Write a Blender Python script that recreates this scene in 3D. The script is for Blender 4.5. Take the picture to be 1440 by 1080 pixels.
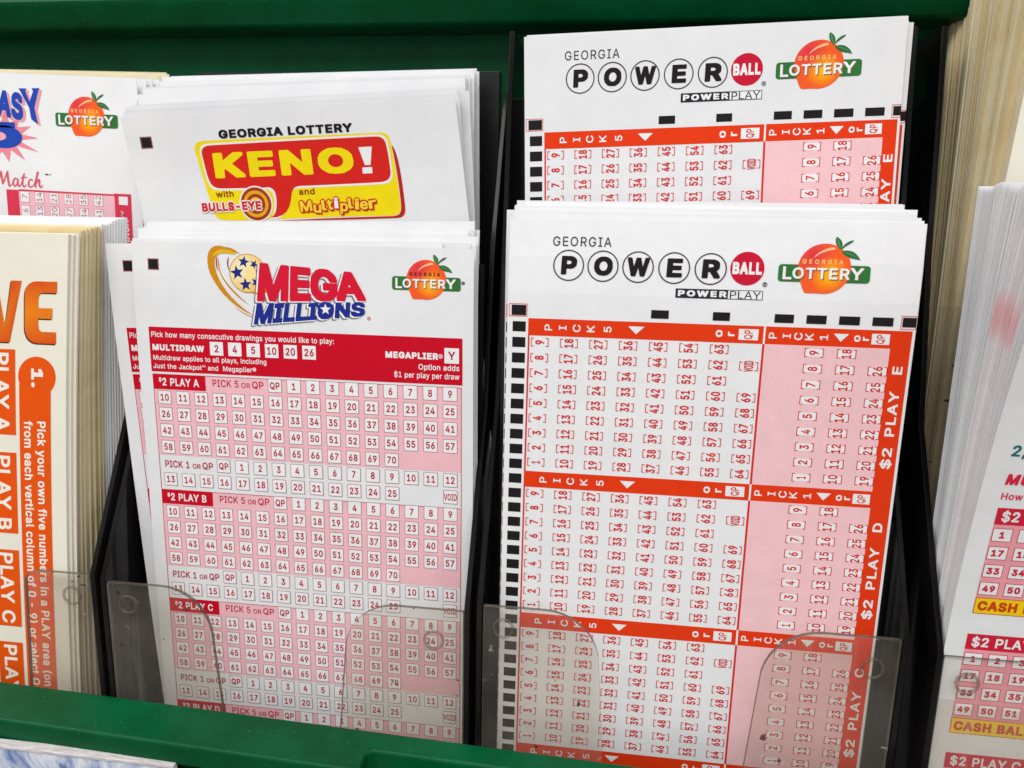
import bpy, bmesh, math, random
from mathutils import Matrix, Vector, geometry

# ------------------------------------------------------------------ clearing
for o in list(bpy.data.objects):
    bpy.data.objects.remove(o)
scene = bpy.context.scene
COL = scene.collection
MM = 0.001
ZS = 205.0                      # rack frame z (mm) -> world: z + ZS ; counter at world z = 0
random.seed(11)

def W3(x, y, z):
    return Vector((x * MM, y * MM, (z + ZS) * MM))

# ------------------------------------------------------------------ camera
cd = bpy.data.cameras.new('camera')
cam = bpy.data.objects.new('camera', cd)
COL.objects.link(cam)
scene.camera = cam
cX = Vector((.99142627, .12900769, .02075998))      # camera right, in rack axes (x right, y away, z up)
cD = Vector((.04549662, -.19188178, -.98036291))    # camera down
cF = Vector((-.12249089, .97290205, -.19610605))    # camera forward
m = Matrix((( cX.x, -cD.x, -cF.x), (cX.y, -cD.y, -cF.y), (cX.z, -cD.z, -cF.z))).to_4x4()
m.translation = W3(0, -160, 0)
cam.matrix_world = m
cd.sensor_width = 36
cd.lens = 1050 / 1440 * 36
cd.clip_start = 0.01
cd.clip_end = 50
cd.dof.use_dof = True
cd.dof.focus_distance = 0.167
cd.dof.aperture_fstop = 30

# ------------------------------------------------------------------ world, lamps, exposure
world = bpy.data.worlds.new('World')
scene.world = world
world.use_nodes = True
bg = world.node_tree.nodes['Background']
bg.inputs[0].default_value = (.95, .97, 1, 1)
bg.inputs[1].default_value = AMBIENT = 0.62

def area(name, loc, target, sx, sy, power, col):
    l = bpy.data.lights.new(name, 'AREA')
    l.shape = 'RECTANGLE'; l.size = sx; l.size_y = sy; l.energy = power; l.color = col
    o = bpy.data.objects.new(name, l)
    COL.objects.link(o)
    o.location = W3(*loc)
    d = W3(*target) - o.location
    o.rotation_euler = d.to_track_quat('-Z', 'Y').to_euler()
    return o
area('ceiling_or_fill_light', (-100, -850, 1000), (-20, 0, -30), 1.3, .5, 12.7, (1, .985, .96))
area('ceiling_or_fill_light', (900, -500, 900), (0, 0, -40), .6, .6, 2.6, (1, .98, .95))
area('ceiling_or_fill_light', (-1000, -420, 800), (40, 0, -20), .6, .6, 5.0, (1, .98, .95))  # fill light added at the left to brighten the shaded pack edges

vs = scene.view_settings
vs.view_transform = 'Standard'
vs.look = 'None'
vs.exposure = 0
vs.gamma = 1
vs.use_curve_mapping = False
scene.render.engine = 'CYCLES'
scene.cycles.max_bounces = 10
scene.cycles.transparent_max_bounces = 16
scene.cycles.use_denoising = True

# ------------------------------------------------------------------ colours and materials
def lin(r, g, b):
    f = lambda c: (c / 255 / 12.92) if c <= 10 else ((c / 255 + .055) / 1.055) ** 2.4
    return (f(r), f(g), f(b), 1)

MATS = {}
def newmat(name):
    mt = bpy.data.materials.new(name)
    mt.use_nodes = True
    MATS[name] = mt
    nt = mt.node_tree
    return mt, nt, nt.nodes['Principled BSDF']
def nd(nt, t, **kw):
    n = nt.nodes.new(t)
    for k, v in kw.items():
        if k in n.inputs.keys():
            n.inputs[k].default_value = v
        else:
            setattr(n, k, v)
    return n
def noise(nt, scale, detail=3, rough=.6, stretch=None):
    tc = nd(nt, 'ShaderNodeTexCoord')
    mp = nd(nt, 'ShaderNodeMapping')
    if stretch: mp.inputs['Scale'].default_value = stretch
    nt.links.new(tc.outputs['Object'], mp.inputs[0])
    n = nd(nt, 'ShaderNodeTexNoise', Scale=scale, Detail=detail, Roughness=rough)
    nt.links.new(mp.outputs[0], n.inputs['Vector'])
    return n
def ramp(nt, src, a, b, p0=.3, p1=.7):
    r = nd(nt, 'ShaderNodeValToRGB')
    r.color_ramp.elements[0].position = p0; r.color_ramp.elements[0].color = a
    r.color_ramp.elements[1].position = p1; r.color_ramp.elements[1].color = b
    nt.links.new(src, r.inputs[0])
    return r
def mul(nt, a, b, fac=1.0, mode='MULTIPLY'):
    mx = nd(nt, 'ShaderNodeMix', data_type='RGBA', blend_type=mode)
    mx.inputs[0].default_value = fac
    for s, i in ((a, 6), (b, 7)):
        if isinstance(s, tuple): mx.inputs[i].default_value = s
        else: nt.links.new(s, mx.inputs[i])
    return mx.outputs[2]
def bump(nt, bs, src, strength, dist):
    b = nd(nt, 'ShaderNodeBump', Strength=strength, Distance=dist)
    nt.links.new(src, b.inputs['Height'])
    nt.links.new(b.outputs[0], bs.inputs['Normal'])

def paper_mat(name, c0, c1, rough=.7, marked=False):
    mt, nt, bs = newmat(name)
    n1 = noise(nt, 90, 5, .65)
    n2 = noise(nt, 1600, 2, .5)
    base = ramp(nt, n1.outputs[0], c0, c1, .3, .7).outputs[0]
    oi = nd(nt, 'ShaderNodeObjectInfo')
    rr = ramp(nt, oi.outputs['Random'], (.9, .9, .9, 1), (1, 1, 1, 1), 0, 1)
    c = mul(nt, base, rr.outputs[0])
    fib = ramp(nt, n2.outputs[0], (.98, .98, .98, 1), (1, 1, 1, 1), .35, .65)
    c = mul(nt, c, fib.outputs[0])
    if marked:                                       # red printer's bar that bleeds over the cut edge
        tc = nd(nt, 'ShaderNodeTexCoord')
        sp = nd(nt, 'ShaderNodeSeparateXYZ')
        nt.links.new(tc.outputs['Object'], sp.inputs[0])
        sb = nd(nt, 'ShaderNodeMath', operation='SUBTRACT'); sb.inputs[1].default_value = .183
        nt.links.new(sp.outputs[2], sb.inputs[0])
        ab = nd(nt, 'ShaderNodeMath', operation='ABSOLUTE'); nt.links.new(sb.outputs[0], ab.inputs[0])
        gt = nd(nt, 'ShaderNodeMapRange')
        for q_, v_ in ((1, .0015), (2, .0055), (3, .75), (4, 0.0)): gt.inputs[q_].default_value = v_
        nt.links.new(ab.outputs[0], gt.inputs[0])
        mx = nd(nt, 'ShaderNodeMix', data_type='RGBA')
        nt.links.new(gt.outputs[0], mx.inputs[0]); nt.links.new(c, mx.inputs[6]); mx.inputs[7].default_value = lin(236, 176, 180)
        c = mx.outputs[2]
    nt.links.new(c, bs.inputs['Base Color'])
    bs.inputs['Roughness'].default_value = rough
    bs.inputs['Specular IOR Level'].default_value = .3
    bump(nt, bs, n2.outputs[0], .08, .00003)
    return mt
paper_mat('white_paper', lin(232, 232, 234), lin(240, 240, 241))
paper_mat('cream_paper', lin(230, 216, 176), lin(243, 232, 200))
paper_mat('cream_card', lin(240, 234, 216), lin(246, 241, 226))
paper_mat('marked_paper', lin(234, 230, 231), lin(241, 239, 240), marked=True)
paper_mat('tan_paper', lin(222, 198, 144), lin(238, 222, 180))

mt, nt, bs = newmat('printed_ink')
at_ = nd(nt, 'ShaderNodeAttribute', attribute_name='ink')
n1 = noise(nt, 2600, 2, .6)
n2 = noise(nt, 220, 4, .6)
c = mul(nt, at_.outputs['Color'], ramp(nt, n1.outputs[0], (.955, .955, .955, 1), (1, 1, 1, 1), .36, .6).outputs[0])
c = mul(nt, c, ramp(nt, n2.outputs[0], (.94, .94, .94, 1), (1, 1, 1, 1), .35, .65).outputs[0])
nt.links.new(c, bs.inputs['Base Color'])
bs.inputs['Roughness'].default_value = .6
bs.inputs['Specular IOR Level'].default_value = .08

mt, nt, bs = newmat('green_plastic')
n1 = noise(nt, 60, 4, .6); n2 = noise(nt, 900, 3, .7); n3 = noise(nt, 2400, 1, .5)
c = ramp(nt, n1.outputs[0], lin(0, 68, 34), lin(0, 86, 50), .3, .7).outputs[0]
sp = ramp(nt, n3.outputs[0], (0, 0, 0, 1), (.6, .6, .6, 1), .73, .78)  # sparkle of the pebbled surface, painted into the colour as paler specks
mx = nd(nt, 'ShaderNodeMix', data_type='RGBA')
nt.links.new(sp.outputs[0], mx.inputs[0]); nt.links.new(c, mx.inputs[6]); mx.inputs[7].default_value = lin(70, 150, 120)
nt.links.new(mx.outputs[2], bs.inputs['Base Color'])
bs.inputs['Roughness'].default_value = .33
bs.inputs['Specular IOR Level'].default_value = .12
bump(nt, bs, n2.outputs[0], .35, .0002)

mt, nt, bs = newmat('black_plastic')
n1 = noise(nt, 120, 4, .6)
nt.links.new(ramp(nt, n1.outputs[0], lin(6, 6, 8), lin(16, 15, 17)).outputs[0], bs.inputs['Base Color'])
bs.inputs['Roughness'].default_value = .3

def acrylic(name, tint, haze_col, haze, rough, spots=True):
    mt = bpy.data.materials.new(name); MATS[name] = mt
    mt.use_nodes = True
    nt = mt.node_tree; nt.nodes.clear()
    out = nd(nt, 'ShaderNodeOutputMaterial')
    tr = nd(nt, 'ShaderNodeBsdfTransparent', Color=tint)
    df = nd(nt, 'ShaderNodeBsdfDiffuse', Color=haze_col)
    gl = nd(nt, 'ShaderNodeBsdfGlossy', Roughness=rough)
    n1 = noise(nt, 26, 5, .65)
    n2 = noise(nt, 420, 2, .5)
    hz = ramp(nt, n1.outputs[0], (haze * .35,) * 3 + (1,), (haze * 2.0,) * 3 + (1,), .32, .74)
    src = hz.outputs[0]
    if spots:                                        # long fine scratches
        n4 = noise(nt, 240, 3, .6, (1, 1, .06))
        src = mul(nt, src, ramp(nt, n4.outputs[0], (0, 0, 0, 1), (.10, .10, .10, 1), .60, .76).outputs[0], 1, 'ADD')
    if spots:
        st = ramp(nt, n2.outputs[0], (0, 0, 0, 1), (.35, .35, .35, 1), .70, .78)
        src = mul(nt, src, st.outputs[0], 1, 'ADD')
    m1 = nd(nt, 'ShaderNodeMixShader'); nt.links.new(src, m1.inputs[0])
    nt.links.new(tr.outputs[0], m1.inputs[1]); nt.links.new(df.outputs[0], m1.inputs[2])
    lw = nd(nt, 'ShaderNodeLayerWeight', Blend=.5)
    pw = nd(nt, 'ShaderNodeMath', operation='POWER'); pw.inputs[1].default_value = 4
    nt.links.new(lw.outputs['Facing'], pw.inputs[0])
    fr = nd(nt, 'ShaderNodeMath', operation='MULTIPLY_ADD'); fr.inputs[1].default_value = .6; fr.inputs[2].default_value = .018
    nt.links.new(pw.outputs[0], fr.inputs[0])
    if spots:                                        # specks of dirt
        n3 = noise(nt, 300, 1, .5, (1, 1, 1.3))
        dk = nd(nt, 'ShaderNodeBsdfDiffuse', Color=(.02, .018, .016, 1))
        md = nd(nt, 'ShaderNodeMixShader')
        nt.links.new(ramp(nt, n3.outputs[0], (0, 0, 0, 1), (.8, .8, .8, 1), .765, .785).outputs[0], md.inputs[0])
        nt.links.new(m1.outputs[0], md.inputs[1]); nt.links.new(dk.outputs[0], md.inputs[2])
        m1 = md
    m2 = nd(nt, 'ShaderNodeMixShader'); nt.links.new(fr.outputs[0], m2.inputs[0])
    nt.links.new(m1.outputs[0], m2.inputs[1]); nt.links.new(gl.outputs[0], m2.inputs[2])
    nt.links.new(m2.outputs[0], out.inputs[0])
    b = nd(nt, 'ShaderNodeBump', Strength=.05, Distance=.0004)
    nt.links.new(n1.outputs[0], b.inputs['Height']); nt.links.new(b.outputs[0], gl.inputs['Normal'])
    return mt
acrylic('clear_acrylic', (.955, .94, .915, 1), lin(216, 206, 196), .042, .06)
acrylic('bumper_acrylic', (.80, .78, .75, 1), lin(150, 144, 134), .12, .05, False)
acrylic('acrylic_edge', (.34, .325, .30, 1), lin(112, 106, 96), .5, .12, False)
acrylic('smoked_acrylic', (.11, .11, .115, 1), lin(66, 62, 63), .16, .10, False)

mt, nt, bs = newmat('raw_wood_edge')
n1 = noise(nt, 300, 5, .7, (1, 8, 8))
nt.links.new(ramp(nt, n1.outputs[0], lin(168, 160, 160), lin(226, 222, 222), .3, .7).outputs[0], bs.inputs['Base Color'])
bs.inputs['Roughness'].default_value = .8
mt, nt, bs = newmat('blue_pattern_card')
n1 = noise(nt, 60, 6, .7)
n1.inputs['Distortion'].default_value = 2.2
r = ramp(nt, n1.outputs[0], lin(96, 122, 176), lin(226, 230, 238), .38, .58)
e = r.color_ramp.elements.new(.47); e.color = lin(178, 190, 214)
nt.links.new(r.outputs[0], bs.inputs['Base Color']); bs.inputs['Roughness'].default_value = .4
mt, nt, bs = newmat('counter_laminate')
n1 = noise(nt, 8, 5, .6)
nt.links.new(ramp(nt, n1.outputs[0], lin(92, 84, 76), lin(120, 110, 98)).outputs[0], bs.inputs['Base Color'])
bs.inputs['Roughness'].default_value = .45
# glyph outlines (units of 1/1000 em): weight -> character -> [advance, contours]
GLYPHS = {'R':{'!':[196,[[49,43,63,7,96,-7,132,6,146,39,133,75,100,89,64,76],[65,512,64,158,130,157,135,511]]],
'$':[447,[[40,140,51,75,89,28,147,-2,199,-9,200,-77,246,-77,247,-9,304,-1,362,31,399,79,411,137,401,193,361,241,247,288,247,453,300,434,323,410,335,375,404,376,390,435,353,479,298,508,247,516,246,586,200,586,199,514,146,505,85,466,52,405,54,335,75,296,114,264,199,231,199,55,134,82,106,140],[284,63,247,54,247,217,319,187,342,150,333,104],[199,452,199,303,166,314,124,349,119,386,135,421,169,445]]],
'&':[448,[[31,135,42,76,76,31,127,1,199,-10,282,7,327,39,362,-3,441,-2,371,88,394,126,411,226,347,227,327,143,225,268,286,315,311,345,325,380,323,435,297,480,253,508,198,516,140,505,92,466,73,409,84,342,133,273,65,220,39,179],[101,131,113,172,172,226,288,87,249,62,175,51,140,63,115,85],[253,380,186,316,150,361,140,394,146,426,166,448,197,458,230,452,250,435,259,410]]],"'":[206,[[72,512,75,316,130,315,139,511]]],
'(':[273,[[86,209,99,91,144,-42,175,-99,239,-98,175,69,154,207,177,368,238,542,175,542,144,483,101,341]]],
')':[273,[[35,-99,100,-98,159,32,184,147,185,251,170,356,140,457,99,542,34,541,96,368,119,207,99,71]]],
',':[188,[[36,-122,87,-121,139,74,65,73]]],
'-':[453,[[111,242,112,185,340,186,339,247]]],
'.':[188,[[47,43,60,7,93,-7,130,6,144,39,131,75,97,90,61,76]]],
'/':[249,[[12,-79,74,-78,237,536,175,535]]],
'0':[453,[[45,256,57,142,92,60,149,8,225,-10,269,-5,335,29,362,60,396,142,408,252,396,366,361,449,304,501,225,519,149,501,119,479,92,449,57,366],[227,53,179,66,143,105,120,170,112,254,120,339,143,403,179,443,227,456,274,443,310,403,333,339,341,254,333,170,310,105,274,66]]],
'1':[453,[[73,-2,394,-2,393,58,279,58,278,512,196,512,83,429,88,355,209,442,209,58,74,58]]],
'2':[453,[[61,45,62,-3,392,-2,391,60,160,60,325,239,376,322,384,384,373,430,340,476,299,504,238,518,170,511,116,483,78,435,64,359,129,359,137,400,156,430,186,450,224,457,260,451,294,429,312,401,317,366,308,329,279,284]]],
'3':[453,[[41,130,57,72,96,27,150,-1,216,-10,279,-2,329,20,368,56,390,101,396,147,390,188,355,248,320,274,278,289,227,291,375,459,374,512,67,511,68,449,281,449,154,301,154,246,249,239,302,209,326,151,308,90,260,59,192,55,161,65,136,81,111,135]]],
'4':[453,[[37,103,279,102,279,-2,346,-2,346,102,415,102,416,165,346,166,345,321,279,320,279,166,115,166,313,512,244,511,37,160]]],
'5':[453,[[57,132,70,74,106,29,157,0,223,-10,291,3,353,47,388,115,392,188,363,269,330,304,257,335,207,335,138,307,154,449,368,449,368,512,93,511,64,251,130,243,188,271,246,270,294,241,321,191,324,147,311,106,286,75,248,56,203,54,165,69,138,96,124,133]]],
'6':[453,[[63,128,94,53,150,7,224,-10,283,-2,329,23,371,71,389,121,392,171,381,223,356,266,318,298,270,314,212,315,176,299,324,512,249,511,81,251,65,201],[226,51,188,59,156,81,135,116,128,158,135,199,156,233,188,255,226,262,265,255,296,233,317,199,324,157,317,116,296,81,265,59]]],
'7':[453,[[59,507,60,449,318,449,94,2,167,-3,394,447,394,511]]],
'8':[453,[[49,137,61,76,99,30,154,0,224,-10,298,0,354,30,391,76,404,133,396,183,374,223,341,252,308,266,350,291,376,331,385,378,373,436,317,496,271,514,182,514,135,496,98,466,79,436,67,382,76,331,103,290,145,266,111,252,78,222,56,183],[149,205,184,225,226,232,268,225,303,205,326,175,334,139,326,104,305,77,270,58,182,58,147,77,126,104,118,139,126,175],[161,434,190,451,226,457,262,451,292,434,310,408,316,376,309,343,291,316,261,299,226,293,191,299,161,316,142,343,136,376,142,408]]],
'9':[453,[[63,388,71,285,98,242,135,211,183,194,240,193,267,205,127,2,202,-3,371,257,388,307,389,384,359,454,303,502,228,519,169,510,123,486,82,438],[157,276,136,310,128,352,136,393,157,427,188,449,226,457,265,449,296,427,317,392,324,350,317,310,296,275,265,254,226,246,188,254]]],
':':[188,[[47,43,60,7,93,-7,130,6,144,39,131,75,97,90,61,76],[47,318,60,282,93,268,130,281,144,314,131,351,97,365,61,352]]],
';':[188,[[36,-122,87,-121,139,74,65,73],[55,318,68,282,101,268,138,281,152,314,139,351,105,365,69,352]]],
'A':[480,[[14,-3,88,-2,136,139,342,139,392,-2,466,-2,278,512,198,511],[279,315,319,202,158,202,239,445]]],
'B':[456,[[57,-2,303,1,364,25,403,65,421,125,409,198,371,245,322,263,379,302,395,329,397,412,384,444,331,494,256,511,57,511],[320,328,297,305,250,289,128,288,128,449,271,445,297,436,320,415,331,386],[351,153,351,122,321,77,270,61,128,60,128,228,277,225,315,208]]],
'C':[510,[[37,256,41,195,74,99,136,30,218,-5,269,-10,343,2,404,35,451,89,476,158,406,163,373,99,313,63,246,57,186,79,140,125,112,196,109,298,134,373,161,410,195,435,279,452,325,442,360,422,390,387,406,345,476,346,451,420,404,474,342,507,269,519,218,514,136,478,74,409,41,313]]],
'D':[502,[[58,-3,293,5,378,45,420,90,449,147,461,197,464,277,454,347,412,432,341,488,263,510,57,511],[305,78,256,63,128,61,128,449,247,447,318,425,358,389,388,323,396,269,391,200,371,140,344,104]]],
'E':[419,[[58,-3,378,-2,377,60,128,60,128,226,358,227,357,289,128,289,128,449,374,449,374,512,57,511]]],
'G':[520,[[37,256,54,144,74,99,135,30,218,-5,271,-10,367,10,439,67,474,139,480,259,280,258,281,196,411,196,393,125,372,96,334,70,289,57,237,59,186,79,154,107,115,183,108,284,128,362,176,423,234,449,308,447,366,414,406,346,477,347,452,418,405,472,342,507,267,519,216,514,134,478,100,447,54,364]]],
'H':[517,[[57,-2,128,-2,128,229,389,229,389,-2,460,-2,459,512,389,511,389,292,128,292,128,511,57,511]]],
'I':[300,[[28,55,29,-3,272,-2,271,60,186,60,186,449,271,449,271,512,28,511,29,449,115,449,115,60]]],
'J':[396,[[30,175,36,93,63,41,109,6,183,-10,234,-4,285,20,316,53,333,93,339,143,338,512,269,511,268,136,246,77,202,54,144,62,107,106,100,176]]],
'K':[467,[[62,512,57,-2,128,-2,128,165,198,239,370,-3,451,-3,246,290,451,511,362,512,128,251,128,511]]],
'L':[393,[[57,-2,364,-2,363,60,128,60,127,512,57,511]]],
'M':[628,[[57,-2,125,-2,123,416,283,-2,344,-3,504,418,501,-2,570,-3,571,511,473,511,315,84,155,511,58,512]]],
'N':[523,[[62,512,57,-2,128,-2,122,420,384,-2,465,-3,466,511,396,511,402,86,139,511]]],
'O':[533,[[37,256,41,195,75,99,136,30,218,-5,316,-5,398,30,459,99,492,195,492,313,459,409,398,478,316,514,265,519,175,501,103,448,54,364],[154,107,119,170,106,254,119,338,154,402,205,440,267,453,328,440,380,402,415,339,427,254,415,170,380,107,328,69,267,56,205,69]]],
'P':[445,[[62,512,57,-2,127,-3,128,183,278,186,324,199,368,230,393,263,409,313,410,372,397,422,369,464,334,490,265,510],[306,267,250,246,128,245,128,449,266,446,301,432,327,405,340,367,340,328,327,290]]],
'Q':[533,[[37,252,54,144,102,61,136,30,175,8,265,-10,355,7,399,-51,471,-50,407,39,459,99,480,144,492,195,492,313,459,409,398,478,359,501,269,519,175,501,136,478,102,447,54,364],[242,161,311,65,267,56,205,69,154,107,119,170,106,254,119,338,154,402,205,440,267,453,328,440,380,402,415,339,427,254,415,170,380,107,365,96,315,162]]],
'R':[449,[[62,512,57,-2,128,-2,128,195,243,197,350,-2,430,-3,318,208,362,232,388,261,408,307,412,365,402,417,376,459,344,486,303,504],[316,423,333,397,341,339,324,292,282,265,128,258,128,449,250,448,296,437]]],
'S':[447,[[40,140,51,75,89,28,147,-2,226,-12,304,-1,363,32,399,79,411,137,401,193,361,241,307,269,166,314,124,349,119,386,135,421,169,445,210,455,255,453,300,434,323,410,335,375,403,375,390,435,353,479,298,508,229,519,146,505,84,465,52,405,54,335,76,295,114,264,276,209,335,169,342,150,333,104,314,81,247,54,203,54,162,64,134,82,106,140]]],
'T':[449,[[29,507,30,449,190,449,190,-2,259,-3,260,449,419,449,420,511]]],
'U':[517,[[57,507,57,158,71,99,103,50,141,19,201,-5,257,-11,317,-5,376,19,414,50,446,99,460,158,460,511,390,511,389,171,377,122,329,71,259,55,182,75,136,130,127,180,127,511]]],
'V':[480,[[13,511,201,-2,280,-3,466,511,392,511,241,63,87,511]]],
'W':[686,[[13,511,153,-3,233,-2,344,427,358,345,452,-2,533,-2,672,512,600,511,492,74,383,511,304,512,192,71,85,511]]],
'Y':[472,[[18,512,13,507,200,206,200,-2,270,-3,271,206,458,511,378,511,237,268,94,511]]],
'a':[389,[[28,92,49,36,92,2,162,-12,228,3,270,43,275,-3,339,-3,340,253,334,300,299,355,235,384,169,386,109,370,65,338,39,288,102,271,138,312,195,328,242,317,268,286,272,252,263,238,98,206,61,186,35,152],[170,48,132,55,105,74,96,105,104,134,141,157,273,185,271,123,254,85,220,59]]],
'b':[424,[[50,-2,114,-3,115,56,165,4,231,-11,306,7,341,35,368,72,392,158,382,272,341,342,306,369,265,384,222,387,175,378,117,328,116,512,50,511],[143,88,123,134,116,189,123,245,143,289,176,317,220,327,265,316,298,288,318,243,325,189,318,135,298,90,265,60,220,50,176,60]]],
'c':[396,[[31,189,43,106,79,44,135,3,205,-11,263,-4,308,18,344,54,366,100,302,120,266,67,208,49,153,64,118,104,101,162,102,222,122,279,153,312,191,326,228,325,274,303,301,259,365,275,343,324,307,359,262,380,205,387,135,374,80,333,43,270]]],
'd':[424,[[32,162,57,72,83,35,119,7,159,-8,229,-8,286,24,310,56,311,-3,375,-2,374,512,308,511,308,328,249,378,206,387,160,384,119,369,84,342,43,272],[127,90,106,135,99,189,106,243,127,288,159,316,205,327,249,317,281,289,302,245,309,189,302,134,281,88,248,60,205,50,160,60]]],
'e':[404,[[31,174,48,94,88,35,147,-2,210,-11,268,-4,313,16,348,49,368,89,304,108,273,67,223,50,181,53,141,73,113,108,100,166,374,167,360,284,322,343,268,377,191,387,123,368,71,322,39,256],[148,310,175,323,235,323,266,306,288,280,304,224,101,224,123,286]]],
'f':[254,[[3,377,4,324,80,324,78,-2,144,-3,147,324,231,325,230,382,148,382,148,441,173,467,229,465,246,523,189,533,139,524,101,498,81,463,80,382]]],
'g':[425,[[31,208,36,134,58,78,93,36,150,7,222,3,269,21,308,60,304,-36,292,-60,265,-82,217,-94,167,-89,130,-69,99,-38,48,-67,75,-108,110,-133,209,-154,263,-148,310,-130,348,-99,370,-56,375,-11,374,382,311,382,310,327,244,381,194,387,110,364,77,334,43,273],[127,98,106,140,99,193,106,244,127,288,160,317,205,327,249,317,282,289,302,246,309,193,302,139,282,97,249,71,205,62,160,71]]],
'h':[410,[[51,-3,117,-2,117,225,129,281,163,314,219,326,265,307,284,281,293,244,293,-2,360,-2,359,266,348,315,317,357,257,385,185,382,135,352,117,321,116,512,50,511]]],
'i':[167,[[38,485,51,453,82,440,116,452,129,481,117,514,86,527,52,515],[50,377,50,-2,116,-3,117,381]]],
'j':[167,[[-13,-145,39,-142,78,-125,101,-98,115,-57,116,382,50,381,49,-40,32,-75,-13,-85],[38,485,50,453,81,440,116,452,129,481,117,514,85,527,51,515]]],
'k':[381,[[55,512,50,-2,117,-2,117,138,156,171,292,-3,374,-3,206,216,363,381,282,382,117,215,117,511]]],
'l':[189,[[50,507,51,63,77,13,107,-2,183,0,173,56,129,59,118,83,117,511]]],
'm':[610,[[51,-3,117,-2,120,264,150,311,199,326,246,313,270,273,271,-2,337,-3,341,268,367,311,418,327,465,314,489,279,493,-2,559,-3,560,268,554,307,535,344,478,384,405,386,345,356,318,318,283,370,250,386,205,389,139,358,115,323,114,382,51,382]]],
'n':[410,[[51,-3,117,-2,117,225,129,281,163,314,219,326,265,307,284,281,293,244,293,-2,360,-2,359,266,347,315,317,357,257,385,185,382,135,352,115,317,114,382,50,381]]],
'o':[415,[[31,189,43,106,79,44,135,3,205,-11,280,3,336,44,372,106,384,185,372,270,336,332,280,374,209,387,135,374,79,332,43,270],[131,84,109,128,99,187,109,248,131,292,167,319,207,327,248,319,284,292,307,248,316,187,307,128,284,84,248,57,207,49,167,57]]],
'p':[424,[[50,-145,117,-145,117,51,176,-2,254,-10,324,19,373,82,392,158,385,259,355,325,296,374,243,387,188,383,150,363,115,327,114,382,50,381],[143,88,123,134,116,189,123,245,143,289,176,317,220,327,265,316,298,288,318,243,325,189,318,135,298,90,265,60,220,50,176,60]]],
'q':[424,[[32,162,52,82,76,43,138,-2,170,-10,249,-2,308,51,308,-145,375,-145,374,382,311,382,310,327,274,363,237,383,182,387,129,374,69,325,39,259],[127,90,106,135,99,189,106,243,127,288,159,316,205,327,249,317,281,289,302,245,309,189,302,134,281,88,248,60,205,50,160,60]]],
'r':[259,[[55,382,50,-2,116,-3,117,241,126,276,172,316,245,319,246,386,194,387,164,378,118,331,114,382]]],
's':[365,[[33,96,50,48,82,15,126,-5,180,-11,235,-5,285,16,320,52,334,100,324,152,295,185,256,205,146,235,115,260,120,302,172,329,230,320,266,274,326,287,310,330,281,361,241,381,199,387,129,380,79,352,48,307,45,253,63,213,93,188,248,136,264,111,259,83,223,55,174,49,121,67,96,110]]],
't':[227,[[3,377,4,324,63,324,66,59,83,26,113,3,154,-7,213,-2,205,56,152,56,130,83,129,324,206,324,207,381,129,382,129,473,63,474,63,382]]],
'u':[410,[[50,129,59,74,75,42,106,12,136,-2,184,-8,233,0,267,20,295,58,296,-3,359,-3,360,381,293,381,293,147,283,105,252,68,200,54,152,67,120,116,117,381,51,382]]],
'v':[389,[[14,381,160,-2,228,-3,374,381,302,381,194,69,87,381]]],
'w':[567,[[20,381,136,-3,202,-2,284,295,365,-2,432,-2,547,382,477,381,398,76,319,381,250,382,171,72,90,381]]],
'x':[379,[[19,-3,93,-3,189,150,285,-3,361,-2,229,192,354,382,280,382,191,239,102,382,26,381,151,195]]],
'y':[389,[[14,381,159,-1,122,-77,99,-86,58,-84,44,-141,86,-148,130,-143,166,-123,191,-93,374,381,302,381,194,68,87,381]]],
'z':[380,[[39,-2,342,-2,341,59,133,59,336,329,335,382,45,381,46,320,247,317,39,48]]],
'®':[463,[[30,319,45,238,88,175,152,131,229,115,311,131,374,174,418,238,433,315,418,396,375,459,311,503,233,519,152,503,89,460,45,396],[163,412,158,224,205,223,206,284,238,285,271,223,321,223,284,299,312,330,307,382,261,411],[253,370,263,344,244,323,206,322,206,375],[231,169,175,181,128,213,95,261,84,317,95,373,128,420,175,453,231,464,288,453,335,420,368,373,379,317,368,261,335,213,288,181]]],
'™':[424,[[24,478,79,477,79,324,117,323,118,477,172,477,173,511,25,512],[204,512,200,323,238,324,238,434,287,323,310,324,358,434,358,324,397,324,396,512,351,511,298,384,245,511]]]},'M':{'!':[196,[[39,33,58,-4,106,-17,143,1,156,49,138,86,90,99,53,81],[50,517,54,152,136,147,145,517]]],
'$':[447,[[25,129,41,69,83,18,141,-12,189,-18,194,-87,252,-87,257,-18,310,-11,368,21,409,73,421,131,411,199,367,251,257,297,257,440,294,424,329,365,409,365,414,386,400,441,359,489,304,518,257,525,252,596,194,596,189,524,140,515,79,476,42,411,44,329,65,290,108,254,189,223,189,69,142,90,112,150,30,150],[306,90,257,68,257,203,325,163,323,110],[189,438,189,319,134,356,131,383,144,413]]],
'&':[448,[[29,185,21,125,32,70,70,21,121,-9,205,-20,288,-3,325,23,356,-13,451,-8,451,8,386,88,416,162,421,232,341,237,324,165,242,266,296,309,335,374,333,441,308,485,259,518,192,526,134,515,82,472,63,399,74,336,116,275,55,226],[112,131,123,166,170,210,270,89,243,72,181,61,125,92],[243,386,188,332,160,367,156,420,172,438,224,442,247,409]]],"'":[206,[[57,501,65,310,136,305,149,517,62,522]]],
'(':[273,[[76,199,89,85,134,-48,164,-104,249,-104,185,75,165,207,187,362,249,531,244,552,169,552,134,489,91,347]]],
')':[273,[[29,-109,110,-104,169,26,194,141,195,257,180,362,150,463,105,552,24,547,86,362,108,207,89,77,24,-88]]],
',':[188,[[30,-132,97,-127,150,63,145,84,55,79,25,-111]]],
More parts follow.
